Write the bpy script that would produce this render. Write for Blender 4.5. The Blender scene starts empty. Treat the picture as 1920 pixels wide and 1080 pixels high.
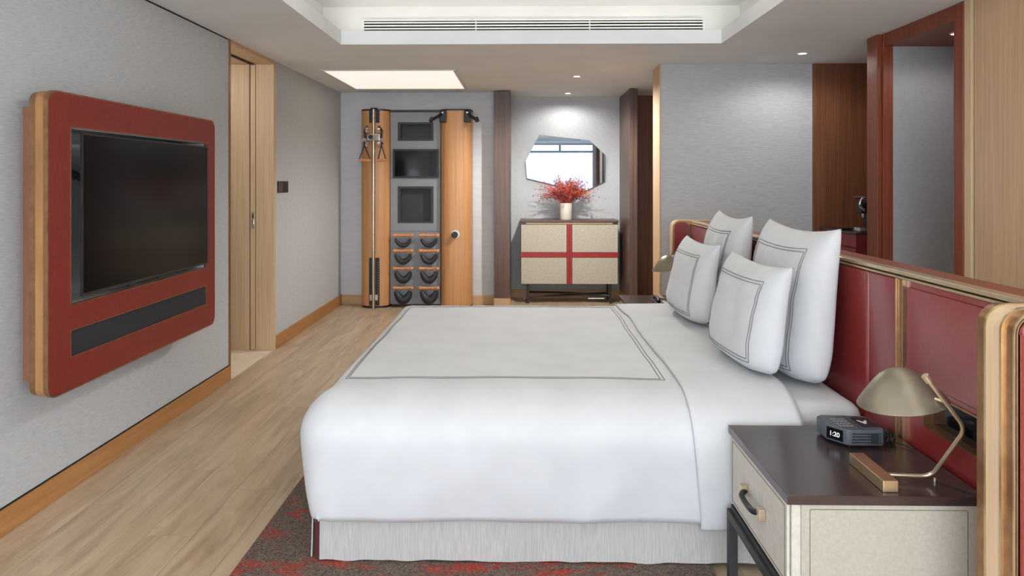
import bpy, bmesh, math, random
from mathutils import Vector, Matrix, noise
random.seed(7)
scene = bpy.context.scene
COL = scene.collection
PI = math.pi

# ------------------------------------------------------------------ camera, world, light, exposure
F_PX, YAW, VPX, HORIZON = 1340.0, math.radians(1.0), 979.0, 338.0
cam_d = bpy.data.cameras.new('camera')
cam_d.sensor_width = 36.0
cam_d.lens = F_PX / 1920 * 36.0
cam_d.shift_x = (960 - (VPX - F_PX * math.tan(YAW))) / 1920
cam_d.shift_y = (HORIZON - 540) / 1920
cam_d.clip_start = 0.05
cam = bpy.data.objects.new('camera', cam_d)
COL.objects.link(cam)
cam.location = (0, 0, 1.4)
cam.rotation_euler = (PI / 2, 0, YAW)
scene.camera = cam

scene.view_settings.view_transform = 'Standard'
scene.view_settings.look = 'None'
scene.view_settings.gamma = 1.0
scene.view_settings.use_curve_mapping = False
scene.view_settings.exposure = 0.28
scene.cycles.max_bounces = 14
scene.cycles.diffuse_bounces = 9
scene.cycles.sample_clamp_indirect = 8.0

SKY = 8.6
world = bpy.data.worlds.new('World')
scene.world = world
world.use_nodes = True
wn = world.node_tree
wn.nodes.clear()
w_out = wn.nodes.new('ShaderNodeOutputWorld')
w_bg = wn.nodes.new('ShaderNodeBackground')
w_tc = wn.nodes.new('ShaderNodeTexCoord')
w_sep = wn.nodes.new('ShaderNodeSeparateXYZ')
w_ramp = wn.nodes.new('ShaderNodeValToRGB')
w_map = wn.nodes.new('ShaderNodeMapRange')
w_map.inputs[1].default_value = -0.5
w_map.inputs[2].default_value = 0.8
wn.links.new(w_tc.outputs['Generated'], w_sep.inputs[0])
wn.links.new(w_sep.outputs[2], w_map.inputs[0])
wn.links.new(w_map.outputs[0], w_ramp.inputs[0])
wn.links.new(w_ramp.outputs[0], w_bg.inputs[0])
wn.links.new(w_bg.outputs[0], w_out.inputs[0])
el = w_ramp.color_ramp.elements
el[0].position = 0.0
el[0].color = (0.50, 0.55, 0.62, 1)
el[1].position = 1.0
el[1].color = (0.62, 0.75, 0.92, 1)
e2 = w_ramp.color_ramp.elements.new(0.36)
e2.color = (0.64, 0.71, 0.80, 1)
e3 = w_ramp.color_ramp.elements.new(0.46)
e3.color = (0.86, 0.92, 1.0, 1)
w_bg.inputs[1].default_value = SKY


def area_light(name, loc, rot, sx, sy, power, color=(1, 1, 1), portal=False):
    d = bpy.data.lights.new(name, 'AREA')
    d.shape = 'RECTANGLE'
    d.size, d.size_y = sx, sy
    d.energy = power
    d.color = color
    d.cycles.is_portal = portal
    o = bpy.data.objects.new(name, d)
    COL.objects.link(o)
    o.location = loc
    o.rotation_euler = rot
    return o


# daylight enters through the window wall behind the camera (portal guides the sky light)
area_light('window_portal', (0.03, -2.28, 1.22), (PI / 2, 0, 0), 4.1, 2.3, 1.0, portal=True)
area_light('window_portal', (-2.04, -1.15, 1.22), (PI / 2, 0, -PI / 2), 1.9, 2.2, 1.0, portal=True)  # portal of the added left window
area_light('window_portal', (2.44, -1.15, 1.22), (PI / 2, 0, PI / 2), 1.9, 2.2, 1.0, portal=True)  # portal of the added right window
# cove light strips lying in the trough above the ceiling lip, shining up
WARM = (1.0, 0.98, 0.945)
COVE = 17.0
area_light('cove_light', (0.06, 5.30, 2.505), (PI, 0, 0), 2.8, 0.06, COVE * 0.10, WARM)
area_light('cove_light', (-1.42, 1.9, 2.505), (PI, 0, 0), 0.06, 5.2, COVE * 2, WARM)
area_light('cove_light', (1.54, 1.9, 2.505), (PI, 0, 0), 0.06, 5.2, COVE * 2, WARM)
area_light('cove_light', (0.06, -0.90, 2.505), (PI, 0, 0), 2.8, 0.06, COVE, WARM)


# ------------------------------------------------------------------ materials
def lin(c):
    r = []
    for v in c:
        v = v / 255.0
        r.append(v / 12.92 if v <= 0.04045 else ((v + 0.055) / 1.055) ** 2.4)
    return r


def rgba(c):
    return (*lin(c), 1.0)


def new_mat(name):
    m = bpy.data.materials.new(name)
    m.use_nodes = True
    nt = m.node_tree
    b = nt.nodes['Principled BSDF']
    return m, nt, b


def N(nt, kind, **inp):
    n = nt.nodes.new(kind)
    for k, v in inp.items():
        n.inputs[k].default_value = v
    return n


def mapped(nt, scale, source='pos'):
    if source == 'pos':
        g = nt.nodes.new('ShaderNodeNewGeometry')
        out = g.outputs['Position']
    else:
        g = nt.nodes.new('ShaderNodeTexCoord')
        out = g.outputs['Object']
    mp = nt.nodes.new('ShaderNodeMapping')
    mp.inputs['Scale'].default_value = scale
    nt.links.new(out, mp.inputs['Vector'])
    return mp


def noise_mat(name, c1, c2, scale, rough=0.6, metal=0.0, bump=0.0, detail=4.0, nscale=1.0, coat=0.0,
              lo=0.35, hi=0.65, spec=0.5, dist=0.0, source='pos', sheen=0.0, bump_d=0.002, rough2=None):
    m, nt, b = new_mat(name)
    mp = mapped(nt, scale, source)
    nz = N(nt, 'ShaderNodeTexNoise', Scale=nscale, Detail=detail, Roughness=0.6, Distortion=dist)
    nt.links.new(mp.outputs[0], nz.inputs['Vector'])
    rp = nt.nodes.new('ShaderNodeValToRGB')
    rp.color_ramp.elements[0].position = lo
    rp.color_ramp.elements[0].color = rgba(c1)
    rp.color_ramp.elements[1].position = hi
    rp.color_ramp.elements[1].color = rgba(c2)
    nt.links.new(nz.outputs['Fac'], rp.inputs[0])
    nt.links.new(rp.outputs[0], b.inputs['Base Color'])
    b.inputs['Roughness'].default_value = rough
    b.inputs['Metallic'].default_value = metal
    b.inputs['Coat Weight'].default_value = coat
    b.inputs['Coat Roughness'].default_value = 0.15
    b.inputs['Specular IOR Level'].default_value = spec
    b.inputs['Sheen Weight'].default_value = sheen
    if bump:
        bp = N(nt, 'ShaderNodeBump', Strength=bump, Distance=bump_d)
        nt.links.new(nz.outputs['Fac'], bp.inputs['Height'])
        nt.links.new(bp.outputs[0], b.inputs['Normal'])
    return m


def flat(name, c, rough=0.5, metal=0.0, coat=0.0, spec=0.5, emit=None, strength=0.0):
    # one colour with a faint procedural variation
    d = [max(0, v - 4) for v in c]
    m = noise_mat(name, d, c, (9, 9, 9), rough, metal, coat=coat, spec=spec)
    if emit:
        b = m.node_tree.nodes['Principled BSDF']
        b.inputs['Emission Color'].default_value = rgba(emit)
        b.inputs['Emission Strength'].default_value = strength
    return m


M = {}
M['wallpaper'] = noise_mat('wallpaper', (168, 171, 173), (194, 196, 197), (20, 20, 240), 0.75, bump=0.22, detail=5, lo=0.3, hi=0.7, bump_d=0.003)
M['paper_plain'] = noise_mat('paper_plain', (196, 198, 202), (204, 206, 210), (5, 5, 30), 0.75, bump=0.1)
M['closet_paper'] = noise_mat('closet_paper', (153, 151, 151), (159, 157, 157), (60, 60, 60), 0.7, bump=0.15)
M['ceiling'] = noise_mat('ceiling_paint', (222, 225, 227), (227, 230, 232), (3, 3, 3), 0.75)
M['white_paint'] = noise_mat('white_paint', (214, 213, 209), (219, 218, 214), (3, 3, 3), 0.6)
M['oak'] = noise_mat('oak_veneer', (186, 154, 119), (204, 173, 137), (70, 70, 1.6), 0.45, bump=0.1, detail=6)
M['oak_light'] = noise_mat('oak_light', (196, 168, 134), (208, 182, 148), (90, 90, 2.0), 0.42, bump=0.1, detail=6)
M['oak_door'] = noise_mat('oak_door', (190, 162, 128), (210, 184, 150), (90, 90, 1.2), 0.45, bump=0.15, detail=6)
M['base_wood'] = noise_mat('baseboard_wood', (158, 108, 58), (176, 124, 70), (14, 3, 60), 0.35, detail=5)
M['base_pale'] = noise_mat('baseboard_pale', (186, 150, 112), (198, 163, 125), (4, 14, 60), 0.4, detail=5)
M['mahogany'] = noise_mat('mahogany', (112, 50, 28), (136, 67, 40), (60, 60, 1.5), 0.4, bump=0.05, detail=6)
M['walnut'] = noise_mat('walnut', (78, 58, 49), (98, 74, 62), (60, 60, 1.5), 0.38, bump=0.08, detail=6)
M['brown_wood'] = noise_mat('brown_wood', (108, 66, 44), (132, 86, 60), (60, 60, 1.2), 0.35, detail=6)
M['bronze'] = noise_mat('bronze_trim', (150, 112, 80), (170, 130, 95), (30, 30, 30), 0.33, metal=0.85)
M['brass'] = noise_mat('brass_trim', (202, 178, 140), (212, 190, 152), (30, 30, 30), 0.3, metal=0.9)
M['champagne'] = noise_mat('champagne_metal', (206, 188, 158), (216, 199, 170), (20, 20, 20), 0.3, metal=0.85)
M['lamp_shade'] = noise_mat('lamp_shade_metal', (130, 121, 105), (140, 131, 115), (20, 20, 20), 0.42, metal=0.7)
M['dark_bronze'] = noise_mat('dark_bronze', (54, 50, 50), (64, 59, 58), (20, 20, 20), 0.4, metal=0.5)
M['chrome'] = noise_mat('chrome', (205, 205, 205), (225, 225, 225), (20, 20, 20), 0.15, metal=1.0)
M['steel'] = noise_mat('steel', (190, 182, 168), (215, 207, 194), (40, 40, 3), 0.28, metal=1.0)
M['red_lacquer'] = noise_mat('red_leather_panel', (116, 36, 30), (126, 42, 34), (60, 60, 60), 0.42, bump=0.04, spec=0.4)
M['red_leather'] = noise_mat('red_leather', (126, 40, 39), (133, 44, 42), (80, 80, 80), 0.25, spec=0.7, coat=0.4)
M['red_strip'] = noise_mat('red_strip', (140, 32, 32), (156, 42, 40), (60, 60, 60), 0.45)
M['cream'] = noise_mat('cream_leather', (172, 164, 147), (188, 181, 164), (45, 45, 45), 0.55, bump=0.18, detail=6)
M['cream_grey'] = noise_mat('cream_grey_leather', (178, 172, 160), (190, 185, 174), (45, 45, 45), 0.5, bump=0.15, detail=6)
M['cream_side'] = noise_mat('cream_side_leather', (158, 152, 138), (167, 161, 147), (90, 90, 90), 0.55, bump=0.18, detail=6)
M['thread'] = flat('thread', (96, 90, 80), 0.8)
M['ns_top'] = noise_mat('nightstand_top', (52, 40, 38), (62, 48, 45), (4, 60, 60), 0.26, detail=5, coat=0.15)
M['black_metal'] = flat('black_metal', (46, 45, 48), 0.5)
M['black'] = flat('black_plastic', (26, 26, 28), 0.45)
M['black_gap'] = flat('shadow_gap', (18, 16, 15), 0.9)
M['black_gloss'] = flat('black_gloss', (10, 10, 12), 0.08)
M['screen'] = flat('screen_glass', (7, 7, 9), 0.18, spec=0.28)
M['speaker'] = noise_mat('speaker_cloth', (28, 28, 30), (44, 44, 46), (600, 600, 600), 0.9)
M['linen_white'] = noise_mat('white_cotton', (192, 194, 196), (198, 200, 202), (6, 6, 6), 0.85, bump=0.05, sheen=0.1)
M['linen_skirt'] = noise_mat('grey_linen', (162, 160, 156), (180, 178, 174), (240, 240, 10), 0.9, bump=0.15, detail=5)
M['maroon'] = flat('maroon_fabric', (76, 20, 28), 0.8)
M['stitch'] = flat('grey_stitching', (120, 120, 124), 0.85)
M['marble'] = noise_mat('cream_marble', (222, 206, 184), (234, 221, 202), (3, 3, 3), 0.2, dist=1.5)
M['birch'] = noise_mat('birch_wood', (184, 130, 82), (200, 148, 98), (40, 40, 1.2), 0.4, detail=6, bump=0.04)
M['grip_wood'] = noise_mat('grip_wood', (188, 122, 74), (214, 152, 104), (20, 80, 80), 0.45)
M['gym_grey'] = flat('gym_grey', (136, 139, 144), 0.6)
M['gym_dark'] = flat('gym_dark', (54, 52, 57), 0.6)
M['gym_leather'] = noise_mat('gym_leather', (34, 34, 38), (44, 44, 48), (60, 60, 60), 0.5, bump=0.1)
M['ceramic'] = noise_mat('vase_ceramic', (222, 212, 196), (232, 224, 210), (8, 8, 8), 0.35)
M['plant_red'] = noise_mat('red_foliage', (150, 44, 46), (214, 112, 104), (30, 30, 30), 0.7)
M['plant_orange'] = noise_mat('orange_foliage', (170, 60, 24), (224, 110, 48), (30, 30, 30), 0.7)
M['plant_dark'] = flat('dark_tips', (78, 38, 40), 0.8)
M['white_plastic'] = flat('white_plastic', (226, 226, 224), 0.4)
M['digits'] = flat('clock_digits', (235, 240, 245), 0.5, emit=(235, 240, 245), strength=0.6)
M['clock_body'] = flat('clock_body', (78, 83, 90), 0.45)
M['panel_grey'] = flat('mount_grey', (196, 198, 200), 0.5)
M['switch'] = flat('switch_brown', (58, 44, 40), 0.4, metal=0.3)
M['bar_red'] = noise_mat('minibar_red', (128, 40, 43), (138, 46, 48), (30, 30, 30), 0.4)
M['light_disc'] = flat('lamp_disc', (255, 250, 240), 0.5, emit=(255, 246, 232), strength=6.0)
M['light_panel'] = flat('light_panel', (240, 236, 228), 0.6, emit=(255, 248, 238), strength=0.62)
M['mirror'] = flat('mirror_silver', (126, 136, 146), 0.01, metal=1.0)
M['edge_wood'] = noise_mat('edge_wood', (148, 104, 62), (166, 120, 74), (14, 14, 3), 0.4, detail=5)
M['panel_brown'] = noise_mat('panel_brown', (136, 88, 66), (148, 99, 76), (60, 60, 2), 0.45)

# window glass: clear pane with a faint reflection
gm, nt, b = new_mat('window_glass')
nt.nodes.remove(b)
tr = nt.nodes.new('ShaderNodeBsdfTransparent')
gl = nt.nodes.new('ShaderNodeBsdfGlossy')
gl.inputs['Roughness'].default_value = 0.02
fr = N(nt, 'ShaderNodeFresnel', IOR=1.3)
mx = nt.nodes.new('ShaderNodeMixShader')
nt.links.new(fr.outputs[0], mx.inputs[0])
nt.links.new(tr.outputs[0], mx.inputs[1])
nt.links.new(gl.outputs[0], mx.inputs[2])
nt.links.new(mx.outputs[0], nt.nodes['Material Output'].inputs[0])
M['glass'] = gm

# floor planks: one tone per plank, grain along the plank
pm, nt, b = new_mat('plank_oak')
oi = nt.nodes.new('ShaderNodeObjectInfo')
geo = nt.nodes.new('ShaderNodeNewGeometry')
sh = nt.nodes.new('ShaderNodeVectorMath')
sh.operation = 'MULTIPLY_ADD'
cmb = nt.nodes.new('ShaderNodeCombineXYZ')
for k in range(3):
    nt.links.new(oi.outputs['Random'], cmb.inputs[k])
sc_ = nt.nodes.new('ShaderNodeVectorMath')
sc_.operation = 'SCALE'
sc_.inputs['Scale'].default_value = 37.0
nt.links.new(cmb.outputs[0], sc_.inputs[0])
sh.inputs[1].default_value = (12, 1.3, 1)
nt.links.new(geo.outputs['Position'], sh.inputs[0])
nt.links.new(sc_.outputs[0], sh.inputs[2])
n1 = N(nt, 'ShaderNodeTexNoise', Scale=1.2, Detail=8.0, Roughness=0.62, Distortion=0.9)
nt.links.new(sh.outputs[0], n1.inputs['Vector'])
rp = nt.nodes.new('ShaderNodeValToRGB')
rp.color_ramp.elements[0].position = 0.28
rp.color_ramp.elements[0].color = rgba((154, 131, 104))
rp.color_ramp.elements[1].position = 0.66
rp.color_ramp.elements[1].color = rgba((196, 175, 147))
nt.links.new(n1.outputs['Fac'], rp.inputs[0])
hs = nt.nodes.new('ShaderNodeHueSaturation')
mr = nt.nodes.new('ShaderNodeMapRange')
mr.inputs[3].default_value = 0.96
mr.inputs[4].default_value = 1.05
nt.links.new(oi.outputs['Random'], mr.inputs[0])
nt.links.new(mr.outputs[0], hs.inputs['Value'])
nt.links.new(rp.outputs[0], hs.inputs['Color'])
nt.links.new(hs.outputs[0], b.inputs['Base Color'])
b.inputs['Roughness'].default_value = 0.34
bp = N(nt, 'ShaderNodeBump', Strength=0.12, Distance=0.002)
nt.links.new(n1.outputs['Fac'], bp.inputs['Height'])
nt.links.new(bp.outputs[0], b.inputs['Normal'])
M['plank'] = pm

# rug: mottled taupe pile crossed by red bands and threads
rm, nt, b = new_mat('rug_pile')
mp = mapped(nt, (1, 1, 1))
fine = N(nt, 'ShaderNodeTexNoise', Scale=130.0, Detail=4.0, Roughness=0.8)
big = N(nt, 'ShaderNodeTexNoise', Scale=2.6, Detail=6.0, Roughness=0.7, Distortion=0.6)
mps = mapped(nt, (5.0, 11.0, 1.0))
band = N(nt, 'ShaderNodeTexNoise', Scale=0.8, Detail=6.0, Roughness=0.75, Distortion=0.3)
nt.links.new(mp.outputs[0], fine.inputs['Vector'])
nt.links.new(mp.outputs[0], big.inputs['Vector'])
nt.links.new(mps.outputs[0], band.inputs['Vector'])
r1 = nt.nodes.new('ShaderNodeValToRGB')
r1.color_ramp.elements[0].position = 0.36
r1.color_ramp.elements[0].color = rgba((58, 44, 40))
r1.color_ramp.elements[1].position = 0.64
r1.color_ramp.elements[1].color = rgba((136, 120, 106))
nt.links.new(fine.outputs['Fac'], r1.inputs[0])
r2 = nt.nodes.new('ShaderNodeValToRGB')
r2.color_ramp.elements[0].position = 0.50
r2.color_ramp.elements[0].color = (0, 0, 0, 1)
r2.color_ramp.elements[1].position = 0.57
r2.color_ramp.elements[1].color = (1, 1, 1, 1)
nt.links.new(band.outputs['Fac'], r2.inputs[0])
r3 = nt.nodes.new('ShaderNodeValToRGB')
r3.color_ramp.elements[0].position = 0.4
r3.color_ramp.elements[0].color = rgba((128, 40, 32))
r3.color_ramp.elements[1].position = 0.62
r3.color_ramp.elements[1].color = rgba((196, 74, 56))
nt.links.new(fine.outputs['Fac'], r3.inputs[0])
ml = nt.nodes.new('ShaderNodeMath')
ml.operation = 'MULTIPLY'
r4 = nt.nodes.new('ShaderNodeValToRGB')
r4.color_ramp.elements[0].position = 0.38
r4.color_ramp.elements[1].position = 0.55
nt.links.new(big.outputs['Fac'], r4.inputs[0])
nt.links.new(r2.outputs[0], ml.inputs[0])
nt.links.new(r4.outputs[0], ml.inputs[1])
mixc = nt.nodes.new('ShaderNodeMixRGB')
nt.links.new(ml.outputs[0], mixc.inputs[0])
nt.links.new(r1.outputs[0], mixc.inputs[1])
nt.links.new(r3.outputs[0], mixc.inputs[2])
nt.links.new(mixc.outputs[0], b.inputs['Base Color'])
b.inputs['Roughness'].default_value = 0.95
bp = N(nt, 'ShaderNodeBump', Strength=0.8, Distance=0.006)
nt.links.new(fine.outputs['Fac'], bp.inputs['Height'])
nt.links.new(bp.outputs[0], b.inputs['Normal'])
M['rug'] = rm


# ------------------------------------------------------------------ mesh helpers (all coordinates are world metres)
def wloc(o):
    v = Vector((0, 0, 0))
    while o:
        v += o.location
        o = o.parent
    return v


def finish(name, bm, mat, parent=None, smooth=35):
    bmesh.ops.recalc_face_normals(bm, faces=bm.faces)
    if parent is None:
        lo = [min(v.co[k] for v in bm.verts) for k in range(3)]
        hi = [max(v.co[k] for v in bm.verts) for k in range(3)]
        org = Vector(((lo[0] + hi[0]) / 2, (lo[1] + hi[1]) / 2, lo[2]))
    else:
        org = wloc(parent)
    bmesh.ops.translate(bm, vec=-org, verts=bm.verts)
    me = bpy.data.meshes.new(name)
    bm.to_mesh(me)
    bm.free()
    me.materials.append(M[mat] if isinstance(mat, str) else mat)
    if smooth:
        me.shade_smooth()
        me.set_sharp_from_angle(angle=math.radians(smooth))
    o = bpy.data.objects.new(name, me)
    COL.objects.link(o)
    if parent is None:
        o.location = org
    else:
        o.parent = parent
    return o


def bm_from(verts, faces):
    bm = bmesh.new()
    vs = [bm.verts.new(v) for v in verts]
    for f in faces:
        try:
            bm.faces.new([vs[i] for i in f])
        except ValueError:
            pass
    return bm


def weighted(o, on=True):
    # flat faces keep flat shading, bevels stay soft
    if on:
        md = o.modifiers.new('weighted_normals', 'WEIGHTED_NORMAL')
        md.keep_sharp = True
        md.weight = 90
    return o


def box(name, lo, hi, mat, parent=None, bevel=0.0, seg=2):
    x0, y0, z0 = lo
    x1, y1, z1 = hi
    bm = bm_from([(x0, y0, z0), (x1, y0, z0), (x1, y1, z0), (x0, y1, z0), (x0, y0, z1), (x1, y0, z1), (x1, y1, z1), (x0, y1, z1)],
                 [(0, 3, 2, 1), (4, 5, 6, 7), (0, 1, 5, 4), (1, 2, 6, 5), (2, 3, 7, 6), (3, 0, 4, 7)])
    if bevel:
        bmesh.ops.bevel(bm, geom=bm.edges[:], offset=bevel, segments=seg, profile=0.5, affect='EDGES')
    return weighted(finish(name, bm, mat, parent, 60 if bevel else 35), bevel)


def rect_loop(u0, v0, u1, v1, r=0.0, n=6):
    if r <= 0:
        return [(u0, v0), (u1, v0), (u1, v1), (u0, v1)]
    pts = []
    for cx, cy, a0 in ((u1 - r, v0 + r, -90), (u1 - r, v1 - r, 0), (u0 + r, v1 - r, 90), (u0 + r, v0 + r, 180)):
        for k in range(n + 1):
            a = math.radians(a0 + 90 * k / n)
            pts.append((cx + r * math.cos(a), cy + r * math.sin(a)))
    return pts


def emb(axis, d, p):
    u, v = p
    return {'x': (d, u, v), 'y': (u, d, v), 'z': (u, v, d)}[axis]


def prism(name, axis, outline, d0, d1, mat, parent=None, bevel=0.0, seg=2):
    n = len(outline)
    vs = [emb(axis, d0, p) for p in outline] + [emb(axis, d1, p) for p in outline]
    fs = [tuple(range(n)), tuple(range(n, 2 * n))] + [(i, (i + 1) % n, n + (i + 1) % n, n + i) for i in range(n)]
    bm = bm_from(vs, fs)
    if bevel:
        es = [e for e in bm.edges if abs(len(e.link_faces)) == 2 and any(len(f.verts) == n and n > 4 for f in e.link_faces)] if n > 4 else bm.edges[:]
        bmesh.ops.bevel(bm, geom=es, offset=bevel, segments=seg, profile=0.5, affect='EDGES')
    return weighted(finish(name, bm, mat, parent, 60 if bevel else 35), bevel)


def ring(name, axis, outer, inner, d0, d1, mat, parent=None):
    # a flat ring between two loops of equal point count, from depth d0 to d1
    n = len(outer)
    vs = [emb(axis, d, p) for d in (d0, d1) for loop in (outer, inner) for p in loop]
    fs = []
    for i in range(n):
        j = (i + 1) % n
        o0, i0, o1, i1 = 0, n, 2 * n, 3 * n
        fs += [(o0 + i, o0 + j, i0 + j, i0 + i), (o1 + i, o1 + j, i1 + j, i1 + i), (o0 + i, o0 + j, o1 + j, o1 + i), (i0 + i, i0 + j, i1 + j, i1 + i)]
    return finish(name, bm_from(vs, fs), mat, parent)


def holed(name, axis, us, vs_, holes, d0, d1, mat, parent=None):
    # panel cut by holes given as (iu, iv) cells of the break lists
    pts, idx, faces = [], {}, []

    def vid(i, j, d):
        k = (i, j, d)
        if k not in idx:
            idx[k] = len(pts)
            pts.append(emb(axis, d0 if d == 0 else d1, (us[i], vs_[j])))
        return idx[k]
    nu, nv = len(us) - 1, len(vs_) - 1
    solid = lambda i, j: 0 <= i < nu and 0 <= j < nv and (i, j) not in holes
    for i in range(nu):
        for j in range(nv):
            if not solid(i, j):
                continue
            for d in (0, 1):
                faces.append((vid(i, j, d), vid(i + 1, j, d), vid(i + 1, j + 1, d), vid(i, j + 1, d)))
            for (a, b_, di, dj) in (((i, j), (i + 1, j), 0, -1), ((i + 1, j), (i + 1, j + 1), 1, 0), ((i, j + 1), (i + 1, j + 1), 0, 1), ((i, j), (i, j + 1), -1, 0)):
                if not solid(i + di, j + dj):
                    faces.append((vid(*a, 0), vid(*b_, 0), vid(*b_, 1), vid(*a, 1)))
    return finish(name, bm_from(pts, faces), mat, parent)


def frames(pts, closed=False):
    n = len(pts)
    out = []
    ref = None
    for i in range(n):
        if closed:
            t = (pts[(i + 1) % n] - pts[i - 1]).normalized()
        elif i == 0:
            t = (pts[1] - pts[0]).normalized()
        elif i == n - 1:
            t = (pts[-1] - pts[-2]).normalized()
        else:
            t = ((pts[i + 1] - pts[i]).normalized() + (pts[i] - pts[i - 1]).normalized()).normalized()
        if ref is None:
            ref = Vector((0, 0, 1)) if abs(t.z) < 0.9 else Vector((0, 1, 0))
        b_ = t.cross(ref).normalized()
        ref = b_.cross(t).normalized()
        out.append((t, ref.copy(), b_))
    return out


def tube(name, pts, r, mat, parent=None, seg=10, closed=False, radii=None):
    pts = [Vector(p) for p in pts]
    fr_ = frames(pts, closed)
    vs, fs = [], []
    n = len(pts)
    for i, p in enumerate(pts):
        rr = radii[i] if radii else r
        _, a, b_ = fr_[i]
        for k in range(seg):
            th = 2 * PI * k / seg
            vs.append(p + a * (rr * math.cos(th)) + b_ * (rr * math.sin(th)))
    m = n if closed else n - 1
    for i in range(m):
        for k in range(seg):
            i2, k2 = (i + 1) % n, (k + 1) % seg
            fs.append((i * seg + k, i * seg + k2, i2 * seg + k2, i2 * seg + k))
    if not closed:
        fs += [tuple(range(seg)), tuple(range((n - 1) * seg, n * seg))]
    return finish(name, bm_from(vs, fs), mat, parent, smooth=50)


def round_path(pts, r, n=5):
    pts = [Vector(p) for p in pts]
    out = [pts[0]]
    for a, b_, c in zip(pts, pts[1:], pts[2:]):
        d1, d2 = (a - b_), (c - b_)
        q = min(r, d1.length / 2, d2.length / 2)
        p1, p2 = b_ + d1.normalized() * q, b_ + d2.normalized() * q
        for k in range(n + 1):
            t = k / n
            out.append((1 - t) ** 2 * p1 + 2 * t * (1 - t) * b_ + t * t * p2)
    out.append(pts[-1])
    return out


def lathe(name, prof, center, mat, parent=None, seg=32, rot=None, smooth=40):
    # prof: (radius, height) list; rot turns it about the centre
    vs, fs = [], []
    R_ = rot or Matrix.Identity(3)
    c = Vector(center)
    for r, z in prof:
        for k in range(seg):
            a = 2 * PI * k / seg
            vs.append(c + R_ @ Vector((r * math.cos(a), r * math.sin(a), z)))
    n = len(prof)
    for i in range(n - 1):
        for k in range(seg):
            k2 = (k + 1) % seg
            fs.append((i * seg + k, i * seg + k2, (i + 1) * seg + k2, (i + 1) * seg + k))
    if prof[0][0] > 1e-6:
        fs.append(tuple(range(seg)))
    if prof[-1][0] > 1e-6:
        fs.append(tuple(range((n - 1) * seg, n * seg)))
    bm = bm_from(vs, fs)
    bmesh.ops.remove_doubles(bm, verts=bm.verts, dist=1e-6)
    return finish(name, bm, mat, parent, smooth=smooth)


def shell(name, prof, center, mat, parent=None, seg=40, rot=None):
    # open lathe (no caps)
    vs, fs = [], []
    R_ = rot or Matrix.Identity(3)
    c = Vector(center)
    for r, z in prof:
        for k in range(seg):
            a = 2 * PI * k / seg
            vs.append(c + R_ @ Vector((r * math.cos(a), r * math.sin(a), z)))
    for i in range(len(prof) - 1):
        for k in range(seg):
            k2 = (k + 1) % seg
            fs.append((i * seg + k, i * seg + k2, (i + 1) * seg + k2, (i + 1) * seg + k))
    bm = bm_from(vs, fs)
    bmesh.ops.remove_doubles(bm, verts=bm.verts, dist=1e-6)
    return finish(name, bm, mat, parent, smooth=50)


def tag(o, label, cat, group=None):
    o['label'] = label
    o['category'] = cat
    if group:
        o['group'] = group
    return o


def thing(name, loc, label, cat, group=None):
    o = bpy.data.objects.new(name, None)
    COL.objects.link(o)
    o.location = loc
    o.empty_display_size = 0.1
    return tag(o, label, cat, group)


def struct(o):
    o['kind'] = 'structure'
    return o


def copy_tree(o, delta, parent=None):
    c = o.copy()
    COL.objects.link(c)
    if parent:
        c.parent = parent
    else:
        c.location = o.location + Vector(delta)
    for ch in [x for x in COL.objects if x.parent == o]:
        copy_tree(ch, delta, c)
    return c


# ------------------------------------------------------------------ room shell
CZ = 2.39            # ceiling height
XL = -2.05           # left wall
XR = 2.45            # right wall
YW = -2.3            # window wall behind the camera

floor = struct(box('floor', (XL, YW, -0.12), (3.05, 8.5, -0.012), 'walnut'))
rows = 27
pw = (3.05 - XL) / rows
for r in range(rows):
    y = YW - random.random() * 1.3
    while y < 8.5:
        L = random.uniform(1.25, 1.9)
        a, b_ = max(y, YW), min(y + L, 8.5)
        if b_ - a > 0.05:
            x0 = XL + r * pw
            box('plank', (x0 + 0.0006, a + 0.0006, -0.0118), (x0 + pw - 0.0006, b_ - 0.0006, 0.0), 'plank', floor)
        y += L
struct(box('floor_bathroom', (-3.4, 4.5, -0.12), (XL - 0.0005, 6.4, 0.0), 'marble'))

# ceiling with the raised coffer
cl = rect_loop(-3.5, -2.5, 3.3, 8.8)
struct(ring('ceiling', 'z', cl, rect_loop(-1.32, -1.0, 1.44, 5.19), CZ, CZ + 0.10, 'ceiling'))
cof = struct(box('ceiling_coffer', (-1.72, -1.3, 2.72), (1.84, 5.6, 2.80), 'white_paint'))
o_, i_ = rect_loop(-1.72, -1.3, 1.84, 5.6), rect_loop(-1.52, -1.12, 1.64, 5.42)
struct(ring('ceiling_cove', 'z', o_, i_, CZ + 0.10, 2.72, 'white_paint'))
# linear air grille on the far cove face
vent = thing('air_vent', (0.08, 5.42, 2.495), 'long white slotted air vent in the far side of the ceiling coffer', 'air vent')
box('backing', (-1.20, 5.417, 2.500), (1.36, 5.4195, 2.610), 'black_gap', vent)
ring('frame', 'y', rect_loop(-1.215, 2.492, 1.375, 2.618), rect_loop(-1.20, 2.502, 1.36, 2.608), 5.40, 5.4195, 'white_paint', vent)
for k in range(4):
    z = 2.521 + k * 0.0225
    box('slat', (-1.20, 5.398, z), (1.36, 5.410, z + 0.011), 'white_paint', vent, 0.002, 1)
for x in (-0.35, 0.51):
    box('divider', (x - 0.004, 5.406, 2.502), (x + 0.004, 5.4165, 2.608), 'white_paint', vent)

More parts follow.
